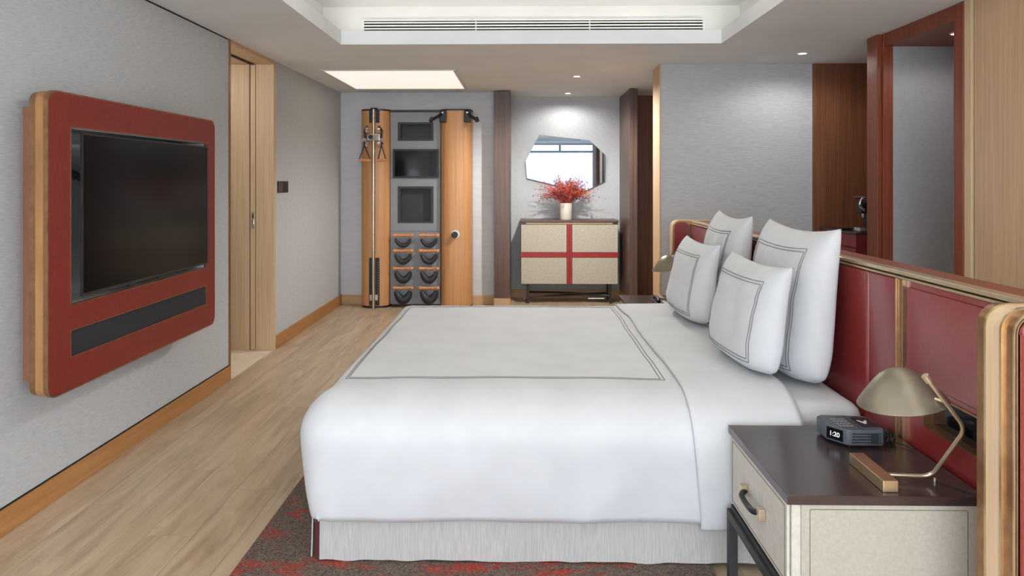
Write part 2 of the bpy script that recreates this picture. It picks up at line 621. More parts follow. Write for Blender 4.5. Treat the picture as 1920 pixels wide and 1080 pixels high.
lp = thing('ceiling_light_panel', (-1.2, 7.05, CZ), 'bright white rectangular ceiling panel above the exercise wall', 'light panel')
ring('frame', 'z', rect_loop(-1.815, 6.37, -0.595, 7.70), rect_loop(-1.79, 6.395, -0.62, 7.675), CZ - 0.008, CZ - 0.0005, 'white_paint', lp)
box('diffuser', (-1.79, 6.395, CZ - 0.003), (-0.62, 7.675, CZ - 0.0006), 'light_panel', lp)


def downlight(x, y, z, label, power=8):
    d = thing('downlight', (x, y, z), label, 'downlight', 'recessed ceiling downlights')
    ring('trim_ring', 'z', [(x + 0.042 * math.cos(a * PI / 12), y + 0.042 * math.sin(a * PI / 12)) for a in range(24)],
         [(x + 0.032 * math.cos(a * PI / 12), y + 0.032 * math.sin(a * PI / 12)) for a in range(24)], z - 0.006, z - 0.0003, 'white_paint', d)
    lathe('lens', [(0.0, -0.003), (0.031, -0.003), (0.031, -0.0004), (0.0, -0.0004)], (x, y, z), 'light_disc', d, 24)
    s = bpy.data.lights.new('downlight_beam', 'SPOT')
    s.energy = power
    s.spot_size = math.radians(165)
    s.spot_blend = 0.5
    s.shadow_soft_size = 0.03
    s.color = (1.0, 0.98, 0.95)
    so = bpy.data.objects.new('downlight_beam', s)
    COL.objects.link(so)
    so.parent = d
    so.location = (0, 0, -0.02)
    return d


downlight(0.52, 6.80, CZ, 'small round downlight in the ceiling in front of the mirror', 160)
downlight(0.52, 8.12, CZ, 'small round downlight close to the wall above the mirror', 18)
downlight(2.18, 5.60, CZ, 'small round downlight in the ceiling beside the minibar alcove', 13)
downlight(2.66, 4.42, 2.30, 'small round downlight inside the open wardrobe niche', 4)

# left wall with the pocket-door opening
struct(box('wall_left', (-2.32, -0.2, 0.0), (XL, 4.955, CZ - 0.012), 'wallpaper'))
struct(box('gap_shade_strip', (-2.32, -0.2, CZ - 0.012), (XL - 0.006, 4.955, CZ), 'black_gap'))  # black filler painting in the shadow line of the ceiling gap
struct(box('wall_left_rear', (-2.45, 5.885, 0.0), (XL, 8.25, CZ), 'wallpaper'))
struct(box('wall_bathroom', (-3.5, 4.3, 0.0), (-3.4, 6.6, CZ), 'paper_plain'))
struct(box('wall_bathroom_side', (-3.4, 4.3, 0.0), (-2.32, 4.6, CZ), 'paper_plain'))
struct(box('wall_bathroom_rear', (-3.4, 6.0, 0.0), (-2.45, 6.3, CZ), 'paper_plain'))
door = struct(thing('door_1', (XL, 5.42, 0), 'sliding oak pocket door in its oak frame', 'door'))
del door['category'], door['label']
box('edge_trim', (-2.065, 4.956, 0.0), (XL + 0.004, 4.985, CZ - 0.004), 'bronze', door)
box('near_jamb', (-2.32, 4.956, 0.0), (-2.066, 4.984, CZ - 0.03), 'oak_door', door)
box('header', (-2.45, 4.985, CZ - 0.032), (XL + 0.003, 5.884, CZ - 0.0005), 'mahogany' if False else 'oak', door)
box('track_slot', (-2.245, 4.99, CZ - 0.036), (-2.205, 5.845, CZ - 0.0325), 'black_gap', door)
box('jamb', (-2.195, 5.855, 0.0), (XL - 0.001, 5.884, CZ - 0.033), 'oak_door', door, 0.003)
box('jamb', (-2.45, 5.855, 0.0), (-2.25, 5.884, CZ - 0.033), 'oak_door', door, 0.003)
box('edge_trim', (XL - 0.0005, 5.85, 0.0), (XL + 0.004, 5.90, CZ - 0.004), 'oak_light', door)
leaf = box('sliding_leaf', (-2.243, 5.862, 0.005), (-2.202, 5.884, CZ - 0.04), 'oak_light', door, 0.002)
box('latch_plate', (-2.232, 5.857, 1.00), (-2.208, 5.8625, 1.14), 'steel', leaf, 0.001)
box('latch', (-2.227, 5.852, 1.035), (-2.214, 5.8575, 1.075), 'chrome', leaf)
box('latch', (-2.227, 5.853, 1.09), (-2.214, 5.8575, 1.12), 'black_metal', leaf)
struct(box('baseboard_left', (XL, -0.2, 0.0), (XL + 0.012, 4.955, 0.105), 'base_wood', None, 0.002, 1))
struct(box('trim_2', (XL, -0.2, 0.1055), (XL + 0.006, 4.955, 0.110), 'black_gap'))
struct(box('baseboard_left_rear', (XL, 5.902, 0.0), (XL + 0.012, 8.05, 0.112), 'base_wood', None, 0.002, 1))

bl = bpy.data.lights.new('bathroom_fill', 'POINT')  # unseen fill light added to brighten the doorway and its marble floor
bl.energy = 7
bl.shadow_soft_size = 0.1
bl.color = (1.0, 0.93, 0.84)
blo = bpy.data.objects.new('bathroom_fill', bl)
COL.objects.link(blo)
blo.location = (-2.8, 5.2, 2.2)

# back of the room: exercise alcove, mirror niche, passage
struct(box('wall_back', (XL, 8.05, 0.0), (-0.31, 8.25, CZ), 'paper_plain'))
struct(box('wall_back_niche', (-0.31, 8.5, 0.0), (1.24, 8.75, CZ), 'wallpaper'))
struct(box('wall_back_passage', (1.24, 8.36, 0.0), (3.2, 8.6, CZ), 'brown_wood'))
struct(box('baseboard_back', (XL + 0.012, 8.036, 0.0), (-0.31, 8.05, 0.105), 'base_pale', None, 0.002, 1))
struct(box('baseboard_niche', (-0.131, 8.486, 0.0), (1.155, 8.5, 0.105), 'base_pale', None, 0.002, 1))
p1 = struct(box('trim_3', (-0.31, 7.86, 0.102), (-0.131, 8.499, CZ - 0.005), 'walnut', None, 0.003, 1))
box('plinth', (-0.31, 7.862, 0.0), (-0.131, 8.499, 0.1015), 'base_pale', p1)
p2 = struct(box('trim_4', (1.155, 7.70, 0.102), (1.2395, 8.499, CZ - 0.005), 'walnut', None, 0.003, 1))
box('plinth', (1.155, 7.702, 0.0), (1.2395, 8.499, 0.1015), 'base_pale', p2)
box('facing', (1.158, 7.694, 0.104), (1.19, 7.6995, CZ - 0.008), 'walnut', p2)

# grey partition and minibar alcove
struct(box('wall_right_partition', (1.185, 6.13, 0.0), (2.47, 6.42, CZ), 'wallpaper'))
struct(box('trim_5', (1.172, 6.122, 0.0), (1.1845, 6.428, CZ - 0.002), 'oak', None, 0.002, 1))
struct(box('wall_right_alcove_side', (2.47, 6.10, 0.0), (3.06, 6.42, CZ), 'brown_wood'))
struct(box('wall_right_outer', (3.06, 3.8, 0.0), (3.2, 8.6, CZ), 'brown_wood'))
# wardrobe niche
struct(box('wall_right_closet_far', (2.50, 4.862, 0.0), (3.06, 5.02, CZ), 'closet_paper'))
struct(box('wall_right_closet_back', (2.90, 4.07, 0.0), (3.06, 4.862, CZ), 'closet_paper'))
struct(box('wall_right_closet_near', (2.50, 4.0, 0.0), (3.06, 4.07, CZ), 'closet_paper'))
fr1 = struct(thing('trim_6', (2.45, 4.5, 0), 'x', 'x'))
del fr1['category'], fr1['label']
box('far_post', (2.405, 4.885, 0.0), (2.50, 5.03, CZ - 0.004), 'mahogany', fr1, 0.004)
box('far_post_bead', (2.435, 4.862, 0.0), (2.50, 4.884, CZ - 0.004), 'mahogany', fr1, 0.003)
box('header', (2.44, 4.071, 2.301), (2.90, 4.8615, CZ - 0.001), 'mahogany', fr1, 0.002)
box('near_post', (2.43, 3.985, 0.0), (2.50, 4.07, CZ - 0.004), 'mahogany', fr1, 0.004)
struct(box('wall_right', (XR, -0.2, 0.0), (2.60, 3.915, CZ), 'oak'))
struct(box('trim_7', (2.436, 3.925, 0.0), (2.50, 3.984, CZ - 0.002), 'oak_light', None, 0.002, 1))
struct(box('trim_8', (2.455, 3.9155, 0.0), (2.60, 3.9245, CZ - 0.002), 'black_gap'))
struct(box('wall_right_filler', (2.60, 3.6, 0.0), (3.2, 3.8, CZ), 'oak'))

# window wall behind the camera
struct(box('wall_window_left', (-2.32, YW - 0.2, 0.0), (-1.95, YW, CZ), 'paper_plain'))
struct(box('wall_window_right', (2.00, YW - 0.2, 0.0), (2.60, YW, CZ), 'brown_wood'))
win = struct(thing('window_1', (0.02, YW - 0.1, 0), 'x', 'x'))
del win['category'], win['label']
ring('window_frame', 'y', rect_loop(-1.95, 0.0, 2.00, CZ), rect_loop(-1.90, 0.06, 1.90, CZ - 0.04), YW - 0.14, YW - 0.06, 'white_paint', win)
box('transom', (-1.90, YW - 0.13, 2.14), (1.90, YW - 0.07, 2.20), 'panel_grey', win)
for x in (-0.83, 1.02):
    box('mullion', (x - 0.03, YW - 0.128, 2.20), (x + 0.03, YW - 0.072, CZ - 0.04), 'panel_grey', win)
box('pane', (-1.90, YW - 0.104, 0.06), (1.90, YW - 0.098, 2.14), 'glass', win)
box('pane', (-1.90, YW - 0.104, 2.20), (1.90, YW - 0.098, CZ - 0.04), 'glass', win)

# unseen side windows added behind the camera to brighten the side walls
for k, (xa, xb) in enumerate(((-2.17, -2.09), (2.49, 2.57))):
    added_win = struct(thing('window_%d' % (k + 2), ((xa + xb) / 2, -1.25, 0), 'x', 'x'))
    del added_win['category'], added_win['label']
    ring('window_frame', 'x', rect_loop(YW, 0.0, -0.2, CZ), rect_loop(YW + 0.05, 0.06, -0.25, CZ - 0.04), xa, xb, 'white_paint', added_win)
    box('pane', ((xa + xb) / 2 - 0.003, YW + 0.05, 0.06), ((xa + xb) / 2 + 0.003, -0.25, CZ - 0.04), 'glass', added_win)

# ------------------------------------------------------------------ rug
rug = box('rug', (-1.03, 1.30, 0.0), (0.685, 4.95, 0.011), 'rug', None, 0.004, 2)
tag(rug, 'dark taupe rug with red abstract bands under the bed', 'rug')

# ------------------------------------------------------------------ bed
BX0, BX1, BY0, BY1 = -0.745, 1.25, 2.60, 4.60
bed = thing('bed', (0.25, 3.6, 0), 'king bed base with white mattress and grey linen valance', 'bed')
box('base', (BX0, 2.625, 0.045), (BX1, 4.575, 0.30), 'maroon', bed, 0.01)
box('mattress', (-0.77, BY0, 0.305), (BX1, BY1, 0.588), 'linen_white', bed, 0.065, 5)
for (x, y) in ((-0.66, 2.72), (-0.66, 4.48), (1.16, 2.72), (1.16, 4.48)):
    lathe('foot', [(0.0, 0.0), (0.025, 0.0), (0.03, 0.034), (0.0, 0.034)], (x, y, 0.0115), 'black_metal', bed, 16)


def skirt_panel(name, p0, p1, z0, z1, out, n=80):
    # thin cloth panel hanging between two points, with a slightly uneven hem
    p0, p1, out = Vector(p0), Vector(p1), Vector(out)
    vs, fs = [], []
    rows_ = 7
    for side in (0, 1):
        for j in range(rows_):
            t = j / (rows_ - 1)
            for i in range(n + 1):
                s = i / n
                p = p0.lerp(p1, s)
                wv = noise.noise(Vector((s * 14, 3.1, t * 1.5)))
                z = z0 + (z1 - z0) * t + (1 - t) ** 4 * 0.006 * noise.noise(Vector((s * 26, 0.3, 0)))
                q = p + out * (0.007 * wv * (1 - t) + 0.012 * (1 - t) - side * 0.005)
                vs.append((q.x, q.y, z))
    m = n + 1
    K = rows_ * m
    for side in (0, 1):
        for j in range(rows_ - 1):
            for i in range(n):
                a = side * K + j * m + i
                fs.append((a, a + 1, a + m + 1, a + m))
    for i in range(n):
        fs.append((i, i + 1, K + i + 1, K + i))
        a = (rows_ - 1) * m + i
        fs.append((a, a + 1, K + a + 1, K + a))
    for j in range(rows_ - 1):
        for i in (0, n):
            a = j * m + i
            fs.append((a, a + m, K + a + m, K + a))
    return finish(name, bm_from(vs, fs), 'linen_skirt', bed, 60)


box('corner_gusset', (-0.758, 2.600, 0.016), (-0.742, 2.6245, 0.36), 'maroon', bed)
skirt_panel('valance_side', (-0.74, 2.606, 0), (1.24, 2.606, 0), 0.016, 0.36, (0, -1, 0))
skirt_panel('valance_foot', (-0.766, 2.615, 0), (-0.766, 3.07, 0), 0.016, 0.36, (-1, 0, 0), 30)
skirt_panel('valance_foot', (-0.764, 3.10, 0), (-0.764, 4.56, 0), 0.016, 0.36, (-1, 0, 0), 50)

# duvet: a draped sheet over the mattress; duv() maps cloth coordinates to a point
ZT, BV = 0.612, 0.15
AXF, AYN, AYF = 0.11, 0.25, 0.20
IX0 = -0.795 + AXF
IY0, IY1 = 2.522 + AYN, 4.675 - AYF
SB = 0.30


def duv(a, b_, off=0.0, drop=0.29):
    ex = min(0.0, a - IX0)
    ey = (b_ - IY0) if b_ < IY0 else ((b_ - IY1) if b_ > IY1 else 0.0)
    d = math.hypot(ex, ey)
    px, py = max(a, IX0), min(max(b_, IY0), IY1)
    puff = 0.010 * noise.noise(Vector((a * 1.7, b_ * 1.9, 0.4))) + 0.004 * noise.noise(Vector((a * 6, b_ * 5, 2.4)))
    if d < 1e-9:
        return Vector((a, b_, ZT + off + puff)), 0.0
    nx, ny = ex / d, ey / d
    A = math.hypot(nx * AXF, ny * (AYN if ey < 0 else AYF))
    dm = SB + drop
    over = d - dm
    d = min(d, dm)
    th = min(d / SB, 1.0) * PI / 2
    h = A * math.sin(th)
    z = ZT - BV * (1 - math.cos(th)) + puff * max(0.0, math.cos(th))
    s = max(0.0, d - SB)
    if s > 0:
        z -= s
        k = s / 0.29
        h -= 0.05 * k ** 1.4
    f = min(1.0, s / 0.2) if s > 0 else 0.0
    q = Vector((a * 2.2 + b_ * 1.1, z * 3.2 + a * 1.2, 5.0))
    h += f * 0.017 * noise.noise(q) + 0.3 * f * 0.008 * noise.noise(q * 2.7)
    cr = noise.noise(Vector((a * 3.4 - z * 2.6, z * 1.1 + 11.0, b_ * 0.7)))
    h += f * 0.010 * (1.0 - abs(cr) * 2.2)
    if s > 0:
        z += 0.012 * (s / 0.29) ** 2 * noise.noise(Vector((a * 2.6, b_ * 2.6, 9.0)))
    return Vector((px + nx * (h + off * math.sin(th)), py + ny * (h + off * math.sin(th)), z + off * math.cos(th))), over


def cloth(name, a0, a1, b0, b1, na, nb, off, drop, mat, parent, edge=None, thick=0.012):
    pts, ov = [], []
    for i in range(na + 1):
        for j in range(nb + 1):
            b_ = b0 + (b1 - b0) * j / nb
            s = i / na
            lo = a0 + (edge(b_) if edge else 0.0)
            a = lo + (a1 - lo) * s
            p, o = duv(a, b_, off, drop)
            pts.append(p)
            ov.append(o)
    fs = []
    for i in range(na):
        for j in range(nb):
            q = (i * (nb + 1) + j, (i + 1) * (nb + 1) + j, (i + 1) * (nb + 1) + j + 1, i * (nb + 1) + j + 1)
            if all(ov[k] > 0.001 for k in q):
                continue
            fs.append(q)
    bm = bm_from(pts, fs)
    bmesh.ops.remove_doubles(bm, verts=bm.verts, dist=1e-5)
    bmesh.ops.delete(bm, geom=[v for v in bm.verts if not v.link_faces], context='VERTS')
    o = finish(name, bm, mat, parent, 180)
    if thick:
        md = o.modifiers.new('thickness', 'SOLIDIFY')
        md.thickness = thick
        md.offset = -1.0
    return o


HANG = SB + 0.29
duvet = thing('duvet', (0.1, 3.6, 0.15), 'white duvet with double grey stitched border spread over the bed', 'duvet')
cloth('cover', IX0 - HANG, 1.0, IY0 - HANG, IY1 + HANG, 90, 130, 0.0, 0.29, 'linen_white', duvet)
fold = cloth('turned_back_fold', 0.60, 0.99, IY0 - HANG - 0.03, IY1 + HANG + 0.03, 22, 130, 0.014, 0.31, 'linen_white', duvet,
             edge=lambda b_: 0.012 * noise.noise(Vector((b_ * 2.1, 7.7, 0))) + 0.012 * math.sin((b_ - 2.2) * 1.6) + (0.03 * min(1.0, max(0.0, 2.5 - b_) / 0.3)), thick=0.011)


def ribbon(name, pts, nrm, w, mat, parent, closed=True):
    # narrow flat thread lying on a surface
    vs, fs = [], []
    n = len(pts)
    for i, p in enumerate(pts):
        t = (pts[(i + 1) % n] - pts[i - 1 if (closed or i) else 0]).normalized()
        if not closed and i == n - 1:
            t = (pts[i] - pts[i - 1]).normalized()
        s = t.cross(nrm[i]).normalized() * (w / 2)
        vs += [p - s, p + s]
    for i in range(n if closed else n - 1):
        j = (i + 1) % n
        fs.append((2 * i, 2 * i + 1, 2 * j + 1, 2 * j))
    o = finish(name, bm_from(vs, fs), mat, parent, 180)
    md = o.modifiers.new('thickness', 'SOLIDIFY')
    md.thickness = 0.0012
    md.offset = 0.0
    return o


def rect_path(u0, v0, u1, v1, n):
    out = []
    cs = [(u0, v0), (u1, v0), (u1, v1), (u0, v1)]
    for k in range(4):
        a, b_ = cs[k], cs[(k + 1) % 4]
        for i in range(n):
            t = i / n
            out.append((a[0] + (b_[0] - a[0]) * t, a[1] + (b_[1] - a[1]) * t))
    return out


for k in range(2):
    ins = 0.016 * k
    path = rect_path(-0.715 + ins, 2.835 + ins, 0.565 - ins, 4.46 - ins, 40)
    wob = lambda a, b_: (a + 0.006 * noise.noise(Vector((b_ * 2.5, 1.0, 0))), b_ + 0.010 * noise.noise(Vector((a * 2.2, 4.0, 0))))
    pts, nr = [], []
    for (a, b_) in path:
        a, b_ = wob(a, b_)
        p = duv(a, b_, 0.0014)[0]
        n_ = (duv(a + 0.01, b_, 0.0014)[0] - p).cross(duv(a, b_ + 0.01, 0.0014)[0] - p).normalized()
        pts.append(p)
        nr.append(n_)
    ribbon('stitched_border', pts, nr, 0.0030, 'stitch', duvet)


# pillows standing on the bed and leaning back on the headboard
def pillow(label, cx, cy, zb, w, h, tf_, tb_, lean, yaw, seed, inset, group):
    root = thing('pillow', (cx, cy, zb), label, 'pillow', group)
    lean, yaw = math.radians(lean), math.radians(yaw)
    Rm = Matrix.Rotation(yaw, 3, 'Z') @ Matrix.Rotation(lean, 3, 'Y')

    def P(u, v, side, lift=0.0):
        # u across (along Y), v up; side -1 faces the room
        e = max(0.0, (1 - abs(u) ** 3.6)) ** 0.46 * max(0.0, (1 - abs(v) ** (3.0 if v > 0 else 5.0))) ** (0.52 if v > 0 else 0.4)
        belly = 1.0 + 0.22 * (-v) * (1 - u * u)
        th = (tf_ if side < 0 else tb_) * e * (belly if side < 0 else 1.0) + lift
        yy = (w / 2) * u * (1 - 0.045 * (1 - v * v) * (0.55 + 0.45 * math.tanh(3 * v))) * (1 + 0.02 * (-v)) * (1 - (0.07 * max(0.0, -v) ** 5))
        zz = (h / 2) * (v * (1 - (0.10 if v > 0 else 0.0) * (1 - u * u)) + 1 + 0.16 * abs(u) ** 5 * max(0.0, -v) ** 2)
        wr = 0.007 * noise.noise(Vector((u * 2.2 + seed, v * 2.4, seed * 1.7 + side)))
        wr += 0.004 * noise.noise(Vector((u * 5 + v * 2 + seed, v * 4, seed + side)))
        xx = side * (th + wr * e)
        return Vector((cx, cy, zb)) + Rm @ Vector((xx, yy, zz))
    n = 34
    cs = [math.sin(PI / 2 * (2 * i / n - 1)) * 0.55 + (2 * i / n - 1) * 0.45 for i in range(n + 1)]
    vs, fs = [], []
    for side in (-1, 1):
        for i in range(n + 1):
            for j in range(n + 1):
                vs.append(P(cs[i], cs[j], side))
    K = (n + 1) ** 2
    for s in (0, 1):
        for i in range(n):
            for j in range(n):
                a = s * K + i * (n + 1) + j
                fs.append((a, a + 1, a + n + 2, a + n + 1))
    bm = bm_from(vs, fs)
    bmesh.ops.remove_doubles(bm, verts=bm.verts, dist=1e-4)
    finish('pillowcase', bm, 'linen_white', root, 180)
    for k in range(2):
        iu = 1 - 2 * (inset + 0.013 * k) / w
        iv, ib = 1 - 2 * (inset * 0.8 + 0.013 * k) / h, 1 - 2 * (inset * 0.42 + 0.013 * k) / h
        path = rect_path(-iu, -ib, iu, iv, 18)
        pts = [P(u, v, -1, 0.0016) for u, v in path]
        nr = [((P(u + 0.01, v, -1) - P(u, v, -1)).cross(P(u, v + 0.01, -1) - P(u, v, -1))).normalized() for u, v in path]
        ribbon('stitched_border', pts, nr, 0.0028, 'stitch', root)
    return root


G = 'white stitched pillows on the bed'
pillow('large square white pillow leaning on the headboard, nearest the clock radio', 1.135, 3.09, 0.590, 0.73, 0.63, 0.125, 0.045, 6, 2, 1.3, 0.105, G)
pillow('large square white pillow leaning on the headboard, nearest the far lamp', 1.135, 4.06, 0.590, 0.73, 0.63, 0.125, 0.045, 6, -2, 5.1, 0.105, G)
pillow('smaller white pillow in front, nearest the clock radio', 0.945, 3.06, 0.632, 0.67, 0.44, 0.105, 0.03, 9, 3, 9.4, 0.088, G)
pillow('smaller white pillow in front, nearest the far lamp', 0.945, 4.03, 0.632, 0.67, 0.44, 0.105, 0.03, 9, 2, 12.2, 0.088, G)

# ------------------------------------------------------------------ headboard
HX = 1.26
hb = thing('headboard', (1.33, 3.575, 0), 'long red leather headboard with brass trim and rounded wings', 'headboard')
box('core', (1.312, 1.80, 0.04), (1.385, 5.35, 1.082), 'walnut', hb)
PAN = [(1.801, 2.365), (2.415, 2.62), (2.625, 4.53), (4.535, 4.735), (4.785, 5.349)]
NZ0, NZ1, NY0, NY1 = 0.632, 0.748, 1.802, 2.262
for k, (a, b_) in enumerate(PAN):
    if k == 0:
        holed('leather_panel', 'x', [a, NY0 + 0.0005, NY1, b_], [0.06, NZ0, NZ1, 1.072], {(1, 1), (0, 1)}, HX, 1.3115, 'red_leather', hb)
        # padded upper field standing slightly proud
        box('leather_pad', (HX - 0.008, a + 0.002, NZ1 + 0.018), (HX - 0.0005, b_ - 0.012, 1.052), 'red_leather', hb, 0.0035, 3)
    else:
        box('leather_panel', (HX - 0.004, a, 0.06), (1.3115, b_, 1.072), 'red_leather', hb, 0.012, 3)
for (a, b_) in ((2.366, 2.414), (4.736, 4.784)):
    st = box('vertical_trim', (HX - 0.006, a + 0.004, 0.06), (1.3115, b_ - 0.004, 1.073), 'bronze', hb, 0.003)
    for y in (a + 0.0005, b_ - 0.0035):
        box('bead', (HX - 0.012, y, 0.06), (1.30, y + 0.003, 1.073), 'brass', hb)
box('top_front_bead', (HX - 0.012, 1.80, 1.074), (HX + 0.004, 5.35, 1.081), 'brass', hb, 0.002)
box('top_gap', (HX + 0.004, 1.80, 1.0745), (1.3115, 5.35, 1.084), 'black_gap', hb)
box('top_rail', (HX - 0.002, 1.80, 1.0845), (HX + 0.040, 5.35, 1.099), 'champagne', hb, 0.003)
box('top_cap', (HX + 0.041, 1.80, 1.0825), (1.40, 5.35, 1.096), 'mahogany', hb, 0.003)
# recessed media niche behind the lamp
ring('niche_trim', 'x', rect_loop(NY0, NZ0, NY1, NZ1), rect_loop(NY0 + 0.006, NZ0 + 0.006, NY1 - 0.006, NZ1 - 0.006), HX - 0.005, HX + 0.045, 'bronze', hb)
box('niche_screen', (HX + 0.028, 2.035, NZ0 + 0.007), (HX + 0.036, NY1 - 0.007, NZ1 - 0.007), 'black_gloss', hb)
so = box('socket_block', (HX + 0.010, 1.885, NZ0 + 0.007), (HX + 0.04, 2.02, NZ1 - 0.012), 'clock_body', hb, 0.002)
box('socket', (HX + 0.006, 1.895, NZ0 + 0.014), (HX + 0.0095, 1.945, NZ1 - 0.022), 'black', so)
ring('socket_mark', 'x', rect_loop(1.985, 0.685, 1.998, 0.711), rect_loop(1.9875, 0.6875, 1.9955, 0.7085), HX + 0.0085, HX + 0.0098, 'white_plastic', so)
box('niche_side_block', (HX + 0.010, 1.81, NZ0 + 0.007), (HX + 0.04, 1.875, NZ1 - 0.012), 'black', hb, 0.002)


def wing(y0, y1, outer_sign):
    # rounded panel across the end of the headboard, edged in oak with bronze and brass beads
    X0, X1, Z0, Z1, R_ = 1.124, 1.44, 0.03, 1.10, 0.055
    lo_ = lambda d: rect_loop(X0 + d, Z0 + d, X1 - d, Z1 - d, max(0.004, R_ - d), 8)
    L = y1 - y0
    f = lambda t: (y0 + L * t) if outer_sign < 0 else (y1 - L * t)
    ds = [(0.0, 0.26, 0.004, 'bronze', 'wing_bronze_band'), (0.26, 0.70, 0.0, 'oak_light', 'wing_oak_band'),
          (0.70, 1.0, 0.003, 'bronze', 'wing_bronze_band')]
    for t0, t1, d, mat, nm in ds:
        a, b_ = sorted((f(t0 + 0.002), f(t1 - 0.002)))
        prism(nm, 'y', lo_(d), a, b_, mat, hb)
    for t in (0.26, 0.70):
        a = f(t)
        ring('wing_bead', 'y', lo_(-0.002), lo_(0.02), a - 0.0035, a + 0.0035, 'brass', hb)
    s = outer_sign
    ya = y0 if s < 0 else y1
    for g in (0.004, 0.010):
        ring('wing_bead', 'y', lo_(g), lo_(g + 0.003), *sorted((ya + s * 0.0005, ya + s * 0.006)), 'brass', hb)
    prism('wing_leather', 'y', lo_(0.015), *sorted((ya + s * 0.0005, ya + s * 0.016)), 'red_leather', hb, 0.010, 4)
    yi = y1 if s < 0 else y0
    prism('wing_leather', 'y', rect_loop(X0 + 0.014, Z0 + 0.014, HX - 0.014, Z1 - 0.014, 0.04, 8), *sorted((yi - s * 0.0005, yi - s * 0.008)), 'red_leather', hb, 0.005, 3)


wing(1.665, 1.792, -1)
wing(5.358, 5.485, 1)

# ------------------------------------------------------------------ nightstands
ns = thing('nightstand', (0.965, 2.215, 0), 'nightstand in the foreground with clock radio, cream leather sides and dark top', 'nightstand', 'bedside nightstands')
X0, X1, Y0, Y1 = 0.715, 1.246, 1.94, 2.495
box('top', (X0, Y0, 0.524), (X1, Y1, 0.55), 'ns_top', ns, 0.0015, 1)
box('body', (X0 + 0.016, Y0 + 0.012, 0.285), (X1 - 0.012, Y1 - 0.012, 0.5235), 'cream_grey', ns, 0.003)
box('side_panel', (X0 + 0.040, Y0 + 0.006, 0.290), (X1 - 0.016, Y0 + 0.0118, 0.5225), 'cream_side', ns, 0.002)
ring('seam', 'y', rect_loop(X0 + 0.062, 0.298, X1 - 0.045, 0.511, 0.006), rect_loop(X0 + 0.0635, 0.2995, X1 - 0.0465, 0.5095, 0.005), Y0 + 0.0048, Y0 + 0.0062, 'thread', ns)
dr = box('drawer', (X0 + 0.006, Y0 + 0.020, 0.292), (X0 + 0.0155, Y1 - 0.020, 0.519), 'cream_grey', ns, 0.003)
ring('seam', 'x', rect_loop(Y0 + 0.034, 0.303, Y1 - 0.034, 0.508, 0.006), rect_loop(Y0 + 0.0355, 0.3045, Y1 - 0.0355, 0.5065, 0.005), X0 + 0.0048, X0 + 0.0062, 'thread', dr)
hy0, hy1, hz = 2.125, 2.315, 0.408
tube('handle_strap', round_path([(X0 + 0.002, hy1 - 0.014, hz), (X0 - 0.022, hy1 - 0.035, hz - 0.004), (X0 - 0.024, (hy0 + hy1) / 2, hz - 0.007), (X0 - 0.022, hy0 + 0.035, hz - 0.004), (X0 + 0.002, hy0 + 0.014, hz)], 0.03), 0.009, 'black', dr, 8)
for y in (hy0, hy1 - 0.024):
    box('handle_bracket', (X0 - 0.016, y, hz - 0.017), (X0 + 0.0055, y + 0.024, hz + 0.017), 'champagne', dr, 0.002)
# black metal stand
fx0, fx1, fy0, fy1, fz = X0 - 0.008, X1 - 0.03, Y0 - 0.002, Y1 - 0.012, 0.268
for (x, y) in ((fx0, fy0), (fx0, fy1 - 0.03), (fx1 - 0.03, fy0), (fx1 - 0.03, fy1 - 0.03)):
    box('leg', (x, y, 0.0), (x + 0.03, y + 0.03, fz - 0.031), 'black_metal', ns, 0.002)
for x in (fx0, fx1 - 0.03):
    box('rail', (x, fy0, fz - 0.03), (x + 0.03, fy1, fz), 'black_metal', ns, 0.002)
for y in (fy0, fy1 - 0.03):
    box('cross_rail', (fx0 + 0.031, y, fz - 0.03), (fx1 - 0.031, y + 0.03, fz), 'black_metal', ns, 0.002)
box('stand_plate', (fx0 + 0.012, fy0 + 0.012, fz + 0.0005), (fx1 - 0.004, fy1 - 0.008, 0.2845), 'black_metal', ns)
ns2 = copy_tree(ns, (0, 2.81, 0))
ns2['label'] = 'far nightstand with dark top, across the bed beside the far lamp'


# ------------------------------------------------------------------ bedside lamps
def lamp():
    r = thing('table_lamp', (1.0, 2.06, 0.5505), 'table lamp in the foreground with champagne dome shade, bent brass stem and bar base', 'lamp', 'bedside lamps')
    box('base', (0.982, 1.962, 0.5505), (1.024, 2.165, 0.582), 'brass', r, 0.002)
    yb = 2.045
    path = round_path([(1.024, yb, 0.5665), (1.152, yb - 0.012, 0.5665), (1.184, 1.93, 0.735), (1.079, 1.925, 0.872)], 0.03, 7)
    tube('stem', path, 0.0055, 'champagne', r, 12)
    R_ = Matrix.Rotation(math.radians(-9), 3, 'Y')
    prof = [(0.001, 0.0), (0.018, -0.002), (0.034, -0.008), (0.050, -0.018), (0.066, -0.033), (0.084, -0.053), (0.102, -0.074), (0.114, -0.089), (0.118, -0.095)]
    inner = [(max(0.001, a - 0.0025), z - 0.002) for a, z in prof]
    shade = shell('shade', prof + inner[::-1], (1.055, 2.03, 0.872), 'lamp_shade', r, 48, R_)
    tube('stem_tip', [(1.086, 1.9253, 0.863), (1.074, 1.925, 0.879)], 0.010, 'champagne', r, 14)
    tube('shade_clip', [(1.128, 1.9263, 0.808), (1.112, 1.945, 0.812)], 0.004, 'champagne', r, 8)
    lathe('socket', [(0.0, -0.055), (0.016, -0.055), (0.018, -0.012), (0.0, -0.012)], (1.055, 2.03, 0.872), 'black', r, 16, R_)
    lathe('support_pin', [(0.0, 0.0), (0.004, 0.0), (0.004, 0.0105), (0.0, 0.0105)], (1.163, 2.035, 0.5505), 'champagne', r, 12)
    return r


